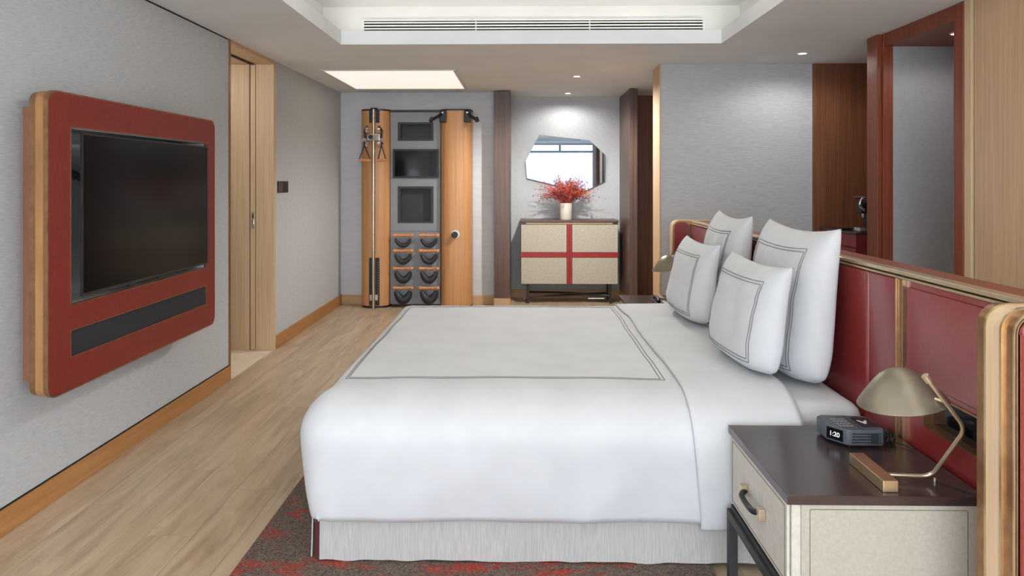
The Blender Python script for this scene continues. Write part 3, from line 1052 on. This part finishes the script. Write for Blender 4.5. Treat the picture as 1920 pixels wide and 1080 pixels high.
lamp1 = lamp()
lamp2 = copy_tree(lamp1, (-0.035, 3.03, 0.0))
lamp2['label'] = 'table lamp with dark dome shade across the bed in front of the grey wall'
cord = tube('power_cord', round_path([(1.166, 2.04, 0.5535), (1.20, 1.99, 0.5535), (1.222, 1.95, 0.5535), (1.236, 1.93, 0.585), (1.243, 1.93, 0.625), (1.254, 1.925, 0.643), (1.266, 1.93, 0.66)], 0.02), 0.0022, 'black', None, 8)
tag(cord, 'thin black power cord running up the leather behind the near lamp', 'cord')

# ------------------------------------------------------------------ clock radio
ck = thing('clock_radio', (1.07, 2.35, 0.5505), 'dark grey digital clock radio on the foreground nightstand', 'clock radio')
zc0, zc1 = 0.557, 0.608
ol = [(0.990, 2.345), (1.028, 2.292), (1.040, 2.284), (1.142, 2.284), (1.152, 2.296), (1.158, 2.40), (1.148, 2.425), (1.008, 2.435), (0.990, 2.42)]
body = prism('body', 'z', ol, zc0, zc1, 'clock_body', ck, 0.005, 3)
for k in range(4):
    z = zc0 + 0.010 + k * 0.009
    box('ridge', (1.046, 2.2825, z), (1.138, 2.2845, z + 0.0035), 'dark_bronze', body)
box('grille', (1.105, 2.2815, zc0 + 0.008), (1.128, 2.2832, zc0 + 0.040), 'speaker', body)
# display sits on the slanted left face
dv = Vector((0.028 + 0.010, -0.053, 0)).normalized()
dn = Vector((-dv.y * -1, dv.x * -1, 0))
dn = Vector((dv.y, -dv.x, 0)).normalized()
p0 = Vector((0.990, 2.345, 0))
dp = [p0 + dv * s + dn * q + Vector((0, 0, z)) for q in (0.0004, 0.0022) for (s, z) in ((0.003, zc0 + 0.008), (0.058, zc0 + 0.008), (0.058, zc1 - 0.007), (0.003, zc1 - 0.007))]
disp = finish('display', bm_from(dp, [(0, 1, 2, 3), (4, 5, 6, 7), (0, 1, 5, 4), (1, 2, 6, 5), (2, 3, 7, 6), (3, 0, 4, 7)]), 'black_gloss', ck)
tc = bpy.data.curves.new('digits', 'FONT')
tc.body = '1:20'
tc.size = 0.021
tc.align_x, tc.align_y = 'CENTER', 'CENTER'
tc.extrude = 0.0003
to = bpy.data.objects.new('digits_tmp', tc)
COL.objects.link(to)
bpy.context.view_layer.update()
tm = bpy.data.meshes.new_from_object(to)
bpy.data.objects.remove(to)
rotm = Matrix((( dv.x, 0, dn.x), (dv.y, 0, dn.y), (0, 1, 0)))
ctr = p0 + dv * 0.030 + dn * 0.0028 + Vector((0, 0, (zc0 + zc1) / 2))
bmt = bmesh.new()
bmt.from_mesh(tm)
bpy.data.meshes.remove(tm)
for v in bmt.verts:
    v.co = ctr + rotm @ v.co
dg = finish('time_digits', bmt, 'digits', disp, None)
dg['kind'] = 'stuff'
for i in range(4):
    for j in range(4):
        x, y = 1.022 + i * 0.012, 2.318 + j * 0.022
        box('button', (x, y, zc1 + 0.0001), (x + 0.007, y + 0.009, zc1 + 0.0012), 'gym_grey', body)
box('top_seam', (1.078, 2.288, zc1 + 0.0001), (1.080, 2.428, zc1 + 0.0006), 'black', body)
prism('charger_pad', 'z', rect_loop(1.090, 2.31, 1.148, 2.405, 0.008, 4), zc1 + 0.0001, zc1 + 0.001, 'black', body)
pts_mark = [(1.100, 2.372), (1.104, 2.376), (1.115, 2.358), (1.126, 2.374), (1.132, 2.370), (1.118, 2.340), (1.112, 2.342)]
prism('white_mark', 'z', pts_mark, zc1 + 0.0011, zc1 + 0.0016, 'white_plastic', body)
for (x, y) in ((1.045, 2.30), (1.138, 2.30), (1.02, 2.41), (1.14, 2.41)):
    lathe('foot', [(0.0, 0.0), (0.005, 0.0), (0.006, 0.0062), (0.0, 0.0062)], (x, y, 0.5505), 'black', ck, 12)
cpts = []
for i in range(46):
    a = i * 0.75
    cpts.append((1.192 + 0.020 * math.cos(a) * (1 + 0.2 * math.sin(i)), 2.345 + 0.030 * math.sin(a * 1.1), 0.556 + 0.010 + 0.009 * math.sin(i * 1.9)))
cpts = [(1.1595, 2.38, 0.57)] + cpts + [(1.215, 2.30, 0.556), (1.232, 2.27, 0.556)]
cc = tube('cable_bundle', cpts, 0.0024, 'black', None, 6)
tag(cc, 'tangled black cable bundle lying beside the clock radio', 'cable')

# phone on the far nightstand
ph = thing('telephone', (0.98, 4.90, 0.5505), 'black telephone on the far nightstand beside the pillow', 'telephone')
prism('body', 'z', rect_loop(0.90, 4.78, 1.06, 4.98, 0.01, 3), 0.5505, 0.575, 'black', ph, 0.004)
tube('handset', round_path([(0.915, 4.80, 0.588), (0.918, 4.83, 0.602), (0.918, 4.93, 0.602), (0.915, 4.96, 0.588)], 0.02), 0.012, 'black', ph, 10)
box('card', (0.955, 4.80, 0.5752), (1.045, 4.90, 0.5762), 'white_plastic', ph)

# ------------------------------------------------------------------ television and its wall frame
tf = thing('wall_panel', (-1.96, 3.555, 0.53), 'red leather wall panel with oak edge around the television', 'wall panel')
yo0, yo1, zo0, zo1 = 2.79, 4.32, 0.53, 1.76
hy0_, hy1_, hz0_, hz1_ = 2.93, 4.20, 0.884, 1.620
outer = rect_loop(yo0 + 0.006, zo0 + 0.006, yo1 - 0.006, zo1 - 0.006, 0.05, 8)


def ray_loop(outer_pts, u0, v0, u1, v1, corners):
    # inner rectangle sampled to the same count as the outer loop (each rounded corner maps to a corner)
    n = len(outer_pts) // 4
    cs = [(u1, v0), (u1, v1), (u0, v1), (u0, v0)]
    return [cs[i // n] for i in range(len(outer_pts))]


# face: rounded outline with two openings, built as three connected bands
def tv_face(name, x0, x1, mat):
    R_, n = 0.05, 8
    a0, a1, b0, b1 = yo0 + 0.005, yo1 - 0.005, zo0 + 0.005, zo1 - 0.005
    us = [a0, a0 + R_, hy0_, hy1_, a1 - R_, a1]
    s0, s1 = 0.668, 0.776
    vs_ = [b0, b0 + R_, s0, s1, hz0_, hz1_, b1 - R_, b1]
    bm = bmesh.new()
    cache = {}

    def V(u, v, d):
        k = (round(u, 5), round(v, 5), d)
        if k not in cache:
            cache[k] = bm.verts.new((x0 if d == 0 else x1, u, v))
        return cache[k]

    def F(vl):
        try:
            bm.faces.new(vl)
        except ValueError:
            pass
    nu, nv = len(us) - 1, len(vs_) - 1
    hole = {(2, 2), (2, 4)}
    corner = {(0, 0): (us[1], vs_[1], 180), (nu - 1, 0): (us[-2], vs_[1], 270), (nu - 1, nv - 1): (us[-2], vs_[-2], 0), (0, nv - 1): (us[1], vs_[-2], 90)}
    for d in (0, 1):
        for i in range(nu):
            for j in range(nv):
                if (i, j) in hole or (i, j) in corner:
                    continue
                F([V(us[i], vs_[j], d), V(us[i + 1], vs_[j], d), V(us[i + 1], vs_[j + 1], d), V(us[i], vs_[j + 1], d)])
        for (cx, cy, a) in corner.values():
            arc = [(cx + R_ * math.cos(math.radians(a + 90 * k / n)), cy + R_ * math.sin(math.radians(a + 90 * k / n))) for k in range(n + 1)]
            F([V(cx, cy, d)] + [V(u, v, d) for u, v in arc])
    bm.edges.ensure_lookup_table()
    bound = [e for e in bm.edges if len(e.link_faces) == 1 and all(abs(v.co.x - x0) < 1e-6 for v in e.verts)]
    for e in bound:
        p, q = e.verts
        kp, kq = (p.co.y, p.co.z), (q.co.y, q.co.z)
        F([p, q, V(*kq, 1), V(*kp, 1)])
    return finish(name, bm, mat, tf)


tv_face('face', -1.885, -1.87, 'red_lacquer')
lo2 = lambda d: rect_loop(yo0 + d, zo0 + d, yo1 - d, zo1 - d, 0.05 - d * 0.5, 8)
hin = rect_loop(hy0_ - 0.05, zo0 + 0.09, hy1_ + 0.05, zo1 - 0.09, 0.01, 8)
ring('edge_front_bead', 'x', lo2(-0.002), lo2(0.008), -1.890, -1.8715, 'bronze', tf)
ring('edge_band', 'x', lo2(0.002), hin, -1.925, -1.8905, 'edge_wood', tf)
ring('edge_back_band', 'x', lo2(0.006), hin, -1.952, -1.9255, 'bronze', tf)
ring('mounting_box', 'x', rect_loop(2.90, 0.575, 4.22, 1.70, 0.004, 8), rect_loop(2.925, 0.80, 4.205, 1.62, 0.004, 8), XL + 0.0005, -1.9525, 'panel_brown', tf)
ring('lining', 'x', rect_loop(2.9252, 0.8002, 4.2048, 1.6198), rect_loop(2.9292, 0.804, 4.2008, 1.616), XL + 0.007, -1.887, 'panel_grey', tf)
box('back_plate', (XL + 0.0005, 2.93, 0.88), (XL + 0.006, 4.20, 1.62), 'panel_grey', tf)
box('ledge', (XL + 0.007, 2.9301, 0.866), (-1.8715, 4.1999, 0.8835), 'white_plastic', tf)
box('speaker_grille', (-1.884, hy0_ + 0.002, 0.670), (-1.874, hy1_ - 0.002, 0.774), 'speaker', tf)
ring('speaker_trim', 'x', rect_loop(hy0_ - 0.003, 0.665, hy1_ + 0.003, 0.779), rect_loop(hy0_ + 0.001, 0.669, hy1_ - 0.001, 0.775), -1.876, -1.8685, 'bronze', tf)
ring('opening_trim', 'x', rect_loop(hy0_ - 0.003, hz0_ - 0.003, hy1_ + 0.003, hz1_ + 0.003), rect_loop(hy0_ + 0.001, hz0_ + 0.001, hy1_ - 0.001, hz1_ - 0.001), -1.884, -1.8685, 'bronze', tf)

tv = thing('television', (-1.87, 3.57, 0.912), 'flat black television switched off inside the red frame', 'television')
ty0, ty1, tz0, tz1 = 2.982, 4.188, 0.909, 1.599
box('back_shell', (-1.8685, ty0 + 0.03, tz0 + 0.001), (-1.8645, hy1_ - 0.003, tz1 - 0.001), 'dark_bronze', tv)
box('back_cover', (-1.915, ty0 + 0.14, tz0 + 0.02), (-1.869, ty1 - 0.035, tz1 - 0.02), 'black', tv, 0.004)
ring('bezel', 'x', rect_loop(ty0, tz0, ty1, tz1), rect_loop(ty0 + 0.007, tz0 + 0.011, ty1 - 0.007, tz1 - 0.007), -1.864, -1.854, 'dark_bronze', tv)
box('screen', (-1.864, ty0 + 0.0071, tz0 + 0.0111), (-1.857, ty1 - 0.0071, tz1 - 0.0071), 'screen', tv)
for y in (3.35, 3.62):
    box('foot_clip', (-1.872, y, tz0 - 0.012), (-1.856, y + 0.06, tz0 - 0.0005), 'black', tv, 0.002)
tube('mount_arm', round_path([(XL + 0.0065, 2.99, 1.47), (-1.99, 3.0, 1.46), (-1.95, 3.05, 1.43), (-1.916, 3.12, 1.40)], 0.02), 0.016, 'black_metal', tv, 10)

sw = thing('light_switch', (XL + 0.004, 6.08, 1.29), 'dark brown double switch plate on the wall right of the pocket door', 'switch')
box('plate', (XL + 0.0003, 5.945, 1.295), (XL + 0.006, 6.215, 1.392), 'switch', sw, 0.001, 1)
box('rocker', (XL + 0.0062, 5.955, 1.303), (XL + 0.009, 6.075, 1.384), 'walnut', sw, 0.001, 1)
box('rocker', (XL + 0.0062, 6.085, 1.303), (XL + 0.009, 6.205, 1.384), 'dark_bronze', sw, 0.001, 1)

# ------------------------------------------------------------------ exercise wall
gy = thing('exercise_wall', (-1.17, 7.95, 0), 'tall wooden exercise wall with two rounded columns and grey centre', 'gym machine')


def column(name, x0, x1, yb, yf, z0, z1, mat):
    ol = [(x1, yb), (x0, yb)]
    n = 18
    for k in range(n + 1):
        a = PI - PI * k / n
        cx, rx = (x0 + x1) / 2, (x1 - x0) / 2
        ol.append((cx + rx * math.copysign(abs(math.cos(a)) ** 0.55, math.cos(a)), yb - 0.06 - (yb - 0.06 - yf) * max(0.0, math.sin(a)) ** 0.8))
    return prism(name, 'z', ol, z0, z1, mat, gy)


for (a, b_) in ((-1.785, -1.462), (-0.905, -0.555)):
    column('column', a, b_, 8.034, 7.81, 0.022, 2.165, 'birch')
    column('column_cap', a - 0.004, b_ + 0.004, 8.034, 7.803, 2.1655, 2.18, 'black')
    column('column_foot', a + 0.003, b_ - 0.003, 8.034, 7.813, 0.0, 0.0215, 'black')
cx0, cx1 = -1.461, -0.906
holed('centre_panel', 'y', [cx0, -1.375, -0.985, cx1], [0.835, 0.93, 1.33, 1.84, 2.04, 2.155], {(1, 1), (1, 3)}, 7.90, 7.94, 'gym_grey', gy)
box('centre_back', (cx0, 7.98, 0.03), (cx1, 8.03, 2.15), 'gym_grey', gy)
box('lower_panel', (cx0, 7.90, 0.03), (cx1, 7.94, 0.832), 'gym_grey', gy)
box('top_rail', (cx0, 7.89, 2.156), (cx1, 8.03, 2.178), 'black', gy)
for (za, zb) in ((0.93, 1.33), (1.84, 2.04)):
    rc = ring('recess_frame', 'y', rect_loop(-1.378, za - 0.003, -0.982, zb + 0.003), rect_loop(-1.345, za + 0.022, -1.012, zb - 0.022), 7.897, 7.965, 'gym_dark', gy)
    box('recess_back', (-1.372, 7.966, za + 0.004), (-0.988, 7.9795, zb - 0.004), 'gym_dark', gy)
ring('screen_bezel', 'y', rect_loop(-1.432, 1.425, -0.922, 1.745), rect_loop(-1.41, 1.446, -0.944, 1.724), 7.885, 7.8995, 'black', gy)
box('screen', (-1.4099, 7.889, 1.4461), (-0.9441, 7.8995, 1.7239), 'black_gloss', gy)
# pull rail with carriage on the left column
px = -1.622
box('upper_slot', (px - 0.055, 7.806, 2.03), (px - 0.018, 7.825, 2.164), 'black', gy)
box('upper_slot', (px + 0.018, 7.806, 2.03), (px + 0.058, 7.825, 2.164), 'black', gy)
box('lower_slot', (px - 0.055, 7.804, 0.03), (px - 0.016, 7.825, 0.55), 'black', gy)
ls = box('weight_scale', (px + 0.016, 7.802, 0.03), (px + 0.058, 7.825, 0.55), 'black', gy)
for k in range(16):
    box('hole_mark', (px + 0.042, 7.7995, 0.06 + k * 0.029), (px + 0.048, 7.8018, 0.072 + k * 0.029), 'gym_grey', ls)
tube('rail', [(px, 7.772, 0.0), (px, 7.772, 2.175)], 0.0165, 'steel', gy, 14)
box('rail_clamp', (px - 0.045, 7.775, 0.085), (px + 0.045, 7.8015, 0.15), 'steel', gy, 0.004)
box('rail_head', (px - 0.03, 7.75, 2.1755), (px + 0.04, 7.803, 2.19), 'black', gy, 0.003)
car = box('carriage', (px - 0.07, 7.745, 1.83), (px + 0.075, 7.80, 1.905), 'chrome', gy, 0.008)
tube('lock_knob', [(px - 0.02, 7.715, 1.868), (px - 0.02, 7.7445, 1.868)], 0.024, 'black', car, 16)
for sx in (-1, 1):
    for z in (1.945, 1.79):
        tube('pulley', [(px + sx * 0.066 - 0.014, 7.76, z), (px + sx * 0.066 + 0.014, 7.76, z)], 0.036, 'chrome', car, 18)
    tube('pulley_arm', round_path([(px + sx * 0.06, 7.76, 1.99), (px + sx * 0.10, 7.76, 1.945), (px + sx * 0.085, 7.76, 1.87), (px + sx * 0.10, 7.76, 1.79)], 0.03), 0.010, 'black', car, 8)
    lathe('pulley_disc', [(0.0, -0.006), (0.024, -0.006), (0.024, 0.006), (0.0, 0.006)], (px + sx * 0.095, 7.75, 1.835), 'chrome', car, 18, Matrix.Rotation(PI / 2, 3, 'X'))


def stirrup(xc, half, z_top, z_grip, label, dx):
    s = thing('pull_handle', (xc, 7.74, z_grip), label, 'handle', 'pull handles on the exercise wall')
    tube('strap', [(xc - half + dx, 7.735, z_grip), (xc, 7.737, z_top - 0.045), (xc, 7.74, z_top)], 0.006, 'black', s, 8)
    tube('strap', [(xc + half + dx, 7.735, z_grip), (xc + 0.001, 7.737, z_top - 0.047)], 0.006, 'black', s, 8)
    tube('grip', [(xc - half + dx - 0.006, 7.735, z_grip), (xc + half + dx + 0.006, 7.735, z_grip)], 0.015, 'grip_wood', s, 12)


stirrup(px - 0.094, 0.062, 1.83, 1.617, 'wooden pull handle on black straps, left of the steel rail', 0.008)
stirrup(px + 0.094, 0.045, 1.83, 1.617, 'wooden pull handle on black straps, right of the steel rail', 0.006)
# grips and knob on the right column
for sx, xx in ((-1, -0.868), (1, -0.60)):
    br = box('bar_bracket', (xx - 0.038, 7.80, 2.035), (xx + 0.038, 7.87, 2.164), 'black', gy, 0.006)
    tube('dip_bar', [(xx + sx * 0.02, 7.80, 2.12), (xx + sx * 0.05, 7.74, 2.09), (xx + sx * 0.105, 7.70, 2.055)], 0.017, 'black', br, 10)
    tube('bar_end', [(xx + sx * 0.103, 7.705, 2.075), (xx + sx * 0.118, 7.69, 2.035)], 0.022, 'black', br, 12)
    lathe('bolt', [(0.0, -0.003), (0.008, -0.003), (0.008, 0.003), (0.0, 0.003)], (xx, 7.797, 2.14), 'chrome', br, 10, Matrix.Rotation(PI / 2, 3, 'X'))
lathe('knob_plate', [(0.0, -0.004), (0.045, -0.004), (0.045, 0.004), (0.0, 0.004)], (-0.728, 7.806, 0.81), 'white_plastic', gy, 24, Matrix.Rotation(PI / 2, 3, 'X'))
lathe('knob', [(0.0, -0.02), (0.034, -0.02), (0.036, 0.02), (0.0, 0.02)], (-0.735, 7.78, 0.805), 'black', gy, 24, Matrix.Rotation(PI / 2, 3, 'X'))

# swing weights hanging in two columns on the lower panel
words = ['top row', 'second row', 'third row', 'bottom row']
sizes = ['thinnest', 'slim', 'thick', 'fullest']
zr = [0.793, 0.622, 0.427, 0.213]
for c, (xc, side) in enumerate(((-1.312, 'left'), (-1.026, 'right'))):
    for r in range(4):
        z = zr[r]
        w = thing('swing_weight', (xc, 7.87, z - 0.2), '%s black swing weight with wooden grip, %s of the %s column' % (sizes[r], words[r], side), 'weight', 'swing weights on the exercise wall')
        yv = 7.856
        prof = [(0.0, -0.116), (0.017, -0.114), (0.022, -0.10), (0.022, -0.088), (0.016, -0.078), (0.017, 0.0), (0.016, 0.078), (0.022, 0.088), (0.022, 0.10), (0.017, 0.114), (0.0, 0.116)]
        lathe('grip', prof, (xc, yv, z), 'grip_wood', w, 14, Matrix.Rotation(PI / 2, 3, 'Y'))
        tr_ = [0.025, 0.032, 0.040, 0.048][r]
        RO = 0.094 + 0.003 * r
        pts, rad = [], []
        n = 20
        for k in range(n + 1):
            a = PI + PI * k / n
            t = math.sin(PI * k / n)
            rr = tr_ * (0.42 + 0.58 * t ** 0.7)
            q = RO - rr
            pts.append((xc + q * math.cos(a), yv + 0.001, z - 0.035 + (q + 0.012 * r + 0.008) * math.sin(a)))
            rad.append(rr)
        tube('weight_bag', pts, 0.02, 'gym_leather', w, 12, radii=rad)
        for sx in (-1, 1):
            tube('hook', [(xc + sx * 0.055, yv - 0.012, z - 0.012), (xc + sx * 0.055, yv - 0.006, z - 0.032), (xc + sx * 0.068, yv, z - 0.052)], 0.005, 'chrome', w, 6)
            tube('peg', [(xc + sx * 0.035, yv, z - 0.004), (xc + sx * 0.035, 7.8995, z - 0.004)], 0.006, 'black', w, 8)

# ------------------------------------------------------------------ console, mirror, vase
con = thing('console_cabinet', (0.53, 8.28, 0), 'cream four-door console cabinet with a red leather cross', 'cabinet')
kx0, kx1, ky0, ky1, kz0, kz1 = -0.015, 1.085, 8.09, 8.47, 0.225, 0.925
box('body', (kx0, ky0 + 0.022, kz0), (kx1, ky1, kz1), 'walnut', con)
box('top', (kx0 - 0.006, ky0 - 0.004, kz1 + 0.0005), (kx1 + 0.006, ky1 + 0.004, kz1 + 0.022), 'walnut', con, 0.002, 1)
mx_, mz_ = (kx0 + kx1) / 2, 0.555
bw = 0.032
for (a0, a1) in ((kx0 + 0.004, mx_ - bw), (mx_ + bw, kx1 - 0.004)):
    for (b0, b1) in ((kz0 + 0.002, mz_ - bw), (mz_ + bw, kz1 - 0.028)):
        box('door', (a0, ky0, b0), (a1, ky0 + 0.0215, b1), 'cream', con, 0.002)
box('red_upright', (mx_ - bw + 0.002, ky0 - 0.003, kz0), (mx_ + bw - 0.002, ky0 + 0.0215, kz1 - 0.020), 'red_strip', con, 0.002)
for (a0, a1) in ((kx0, mx_ - bw + 0.001), (mx_ + bw - 0.001, kx1)):
    box('red_band', (a0, ky0 - 0.002, mz_ - bw + 0.002), (a1, ky0 + 0.0215, mz_ + bw - 0.002), 'red_strip', con, 0.002)
box('red_seam', (mx_ - 0.002, ky0 - 0.0045, kz0 + 0.002), (mx_ + 0.002, ky0 - 0.0032, kz1 - 0.024), 'maroon', con)
box('shadow_rail', (kx0 + 0.06, ky0 + 0.010, kz1 - 0.020), (kx1 - 0.06, ky0 + 0.0215, kz1 - 0.002), 'oak', con)
for x in (kx0 + 0.07, kx1 - 0.095):
    for y in (ky0 + 0.03, ky1 - 0.055):
        box('leg', (x, y, 0.0), (x + 0.024, y + 0.024, kz0 - 0.0005), 'black_metal', con, 0.002)
tube('stretcher', [(kx0 + 0.09, ky0 + 0.05, 0.075), (kx1 - 0.09, ky1 - 0.05, 0.075)], 0.012, 'black_metal', con, 8)
tube('stretcher', [(kx0 + 0.09, ky1 - 0.05, 0.085), (mx_, (ky0 + ky1) / 2, 0.100), (kx1 - 0.09, ky0 + 0.05, 0.085)], 0.012, 'black_metal', con, 8)

mpts = [(0.207, 1.939), (0.796, 1.873), (0.984, 1.698), (0.980, 1.388), (0.718, 1.262), (0.058, 1.425), (0.042, 1.628)]
mir = thing('wall_mirror', (0.5, 8.49, 1.26), 'frameless angular mirror on the wall above the console', 'mirror')
prism('backing', 'y', [(0.51 + (u - 0.51) * 0.97, 1.6 + (v - 1.6) * 0.97) for u, v in mpts], 8.478, 8.4995, 'black', mir)
prism('mirror_glass', 'y', mpts, 8.470, 8.4775, 'mirror', mir)

fl = thing('flower_vase', (0.505, 8.25, 0.9475), 'cream cylinder vase of wispy red and orange dried stems on the console', 'vase')
vx, vy, vz = 0.505, 8.25, 0.9475
lathe('vase', [(0.0, 0.0), (0.066, 0.0), (0.070, 0.006), (0.072, 0.165), (0.073, 0.19), (0.066, 0.19), (0.064, 0.02), (0.0, 0.02)], (vx, vy, vz), 'ceramic', fl, 36)


def sprays(name, mat, count, bias, spread, seed, rad=0.0022):
    rnd = random.Random(seed)
    bm = bmesh.new()
    for _ in range(count):
        az = rnd.uniform(0, 2 * PI)
        dirv = Vector((math.cos(az) * spread + bias * 0.6, math.sin(az) * spread * 0.6, 0))
        L = rnd.uniform(0.20, 0.40)
        droop = rnd.uniform(0.05, 0.9) * dirv.length
        p = Vector((vx + rnd.uniform(-0.045, 0.045), vy + rnd.uniform(-0.045, 0.045), vz + 0.165))
        prev = None
        n = 9
        for k in range(n + 1):
            t = k / n
            q = p + dirv * (L * t * (0.55 + 0.6 * t)) + Vector((0, 0, L * (t * (1.05 - 0.25 * dirv.length) - droop * t * t * 1.15)))
            q += Vector((rnd.uniform(-1, 1), rnd.uniform(-1, 1), rnd.uniform(-1, 1))) * 0.004
            rr = rad * (1.5 - t)
            loop = [bm.verts.new(q + Vector((rr * math.cos(a), rr * 0.7 * math.sin(a), rr * 0.7 * math.sin(a)))) for a in (0.3, 2.4, 4.5)]
            if prev:
                for i in range(3):
                    bm.faces.new((prev[i], prev[(i + 1) % 3], loop[(i + 1) % 3], loop[i]))
            prev = loop
            if t > 0.22:
                for _k in range(4):   # small feathery leaflets along the stem
                    dvv = Vector((rnd.uniform(-1, 1), rnd.uniform(-1, 1), rnd.uniform(-0.3, 1))).normalized() * rnd.uniform(0.012, 0.030)
                    sv = dvv.cross(Vector((rnd.uniform(-1, 1), rnd.uniform(-1, 1), rnd.uniform(-1, 1)))).normalized() * 0.0032
                    up = dvv.cross(sv).normalized() * 0.0012
                    a_, b2, c_, d_ = bm.verts.new(q - sv), bm.verts.new(q + sv), bm.verts.new(q + dvv), bm.verts.new(q + dvv * 0.4 + up)
                    bm.faces.new((a_, d_, c_))
                    bm.faces.new((d_, b2, c_))
                    bm.faces.new((a_, b2, d_))
    o = finish(name, bm, mat, fl, None)
    o['kind'] = 'stuff'
    return o


sprays('red_sprays', 'plant_red', 190, -0.14, 0.66, 11)
sprays('orange_sprays', 'plant_orange', 70, 0.42, 0.50, 23)
sprays('dark_sprays', 'plant_dark', 14, 0.0, 1.0, 31, 0.0016)

# ------------------------------------------------------------------ minibar with coffee machine
mb = thing('minibar_cabinet', (2.77, 5.76, 0), 'dark red minibar cabinet in the brown wooden alcove', 'cabinet')
bx, by0, by1, bz = 2.515, 5.43, 6.09, 1.005
box('body', (bx + 0.02, by0, 0.0), (3.05, by1, bz - 0.016), 'bar_red', mb)
box('top', (bx - 0.006, by0 - 0.006, bz - 0.0155), (3.05, by1, bz), 'ns_top', mb, 0.002, 1)
box('fascia', (bx, by0 + 0.004, bz - 0.115), (bx + 0.0195, by1 - 0.004, bz - 0.018), 'bar_red', mb, 0.003)
for k in range(3):
    z1 = bz - 0.122 - k * 0.25
    d = box('drawer', (bx, by0 + 0.004, z1 - 0.244), (bx + 0.0195, by1 - 0.004, z1), 'bar_red', mb, 0.004)
    ring('drawer_moulding', 'x', rect_loop(by0 + 0.03, z1 - 0.22, by1 - 0.03, z1 - 0.024), rect_loop(by0 + 0.036, z1 - 0.214, by1 - 0.036, z1 - 0.030), bx - 0.003, bx + 0.001, 'bar_red', d)
    box('pull', (bx - 0.02, 5.66, z1 - 0.075), (bx - 0.0005, 5.80, z1 - 0.055), 'chrome', d, 0.003)
cm = thing('coffee_machine', (2.70, 5.56, bz), 'black and chrome capsule coffee machine on the minibar', 'coffee machine')
prism('body', 'x', rect_loop(5.47, bz + 0.0005, 5.60, bz + 0.23, 0.03, 6), 2.66, 2.88, 'black', cm, 0.012, 3)
prism('head', 'x', rect_loop(5.485, bz + 0.14, 5.585, bz + 0.235, 0.03, 6), 2.585, 2.659, 'black', cm, 0.008, 3)
lathe('water_tank', [(0.0, 0.0), (0.045, 0.0), (0.045, 0.18), (0.0, 0.18)], (2.94, 5.53, bz + 0.0005), 'black_gloss', cm, 20)
box('drip_tray', (2.57, 5.485, bz + 0.0005), (2.655, 5.585, bz + 0.035), 'chrome', cm, 0.004)
tube('lever', round_path([(2.60, 5.475, bz + 0.17), (2.56, 5.475, bz + 0.20), (2.58, 5.475, bz + 0.262), (2.66, 5.49, bz + 0.262), (2.66, 5.59, bz + 0.262), (2.58, 5.60, bz + 0.262)], 0.03), 0.010, 'chrome', cm, 10)
tube('spout', [(2.62, 5.535, bz + 0.139), (2.62, 5.535, bz + 0.11)], 0.012, 'chrome', cm, 12)
sau = lathe('saucer', [(0.0, 0.0), (0.03, 0.0), (0.06, 0.012), (0.061, 0.015), (0.03, 0.006), (0.0, 0.006)], (2.60, 5.78, bz + 0.0005), 'chrome', None, 28)
tag(sau, 'small shiny dish on the minibar left of the coffee machine', 'dish')
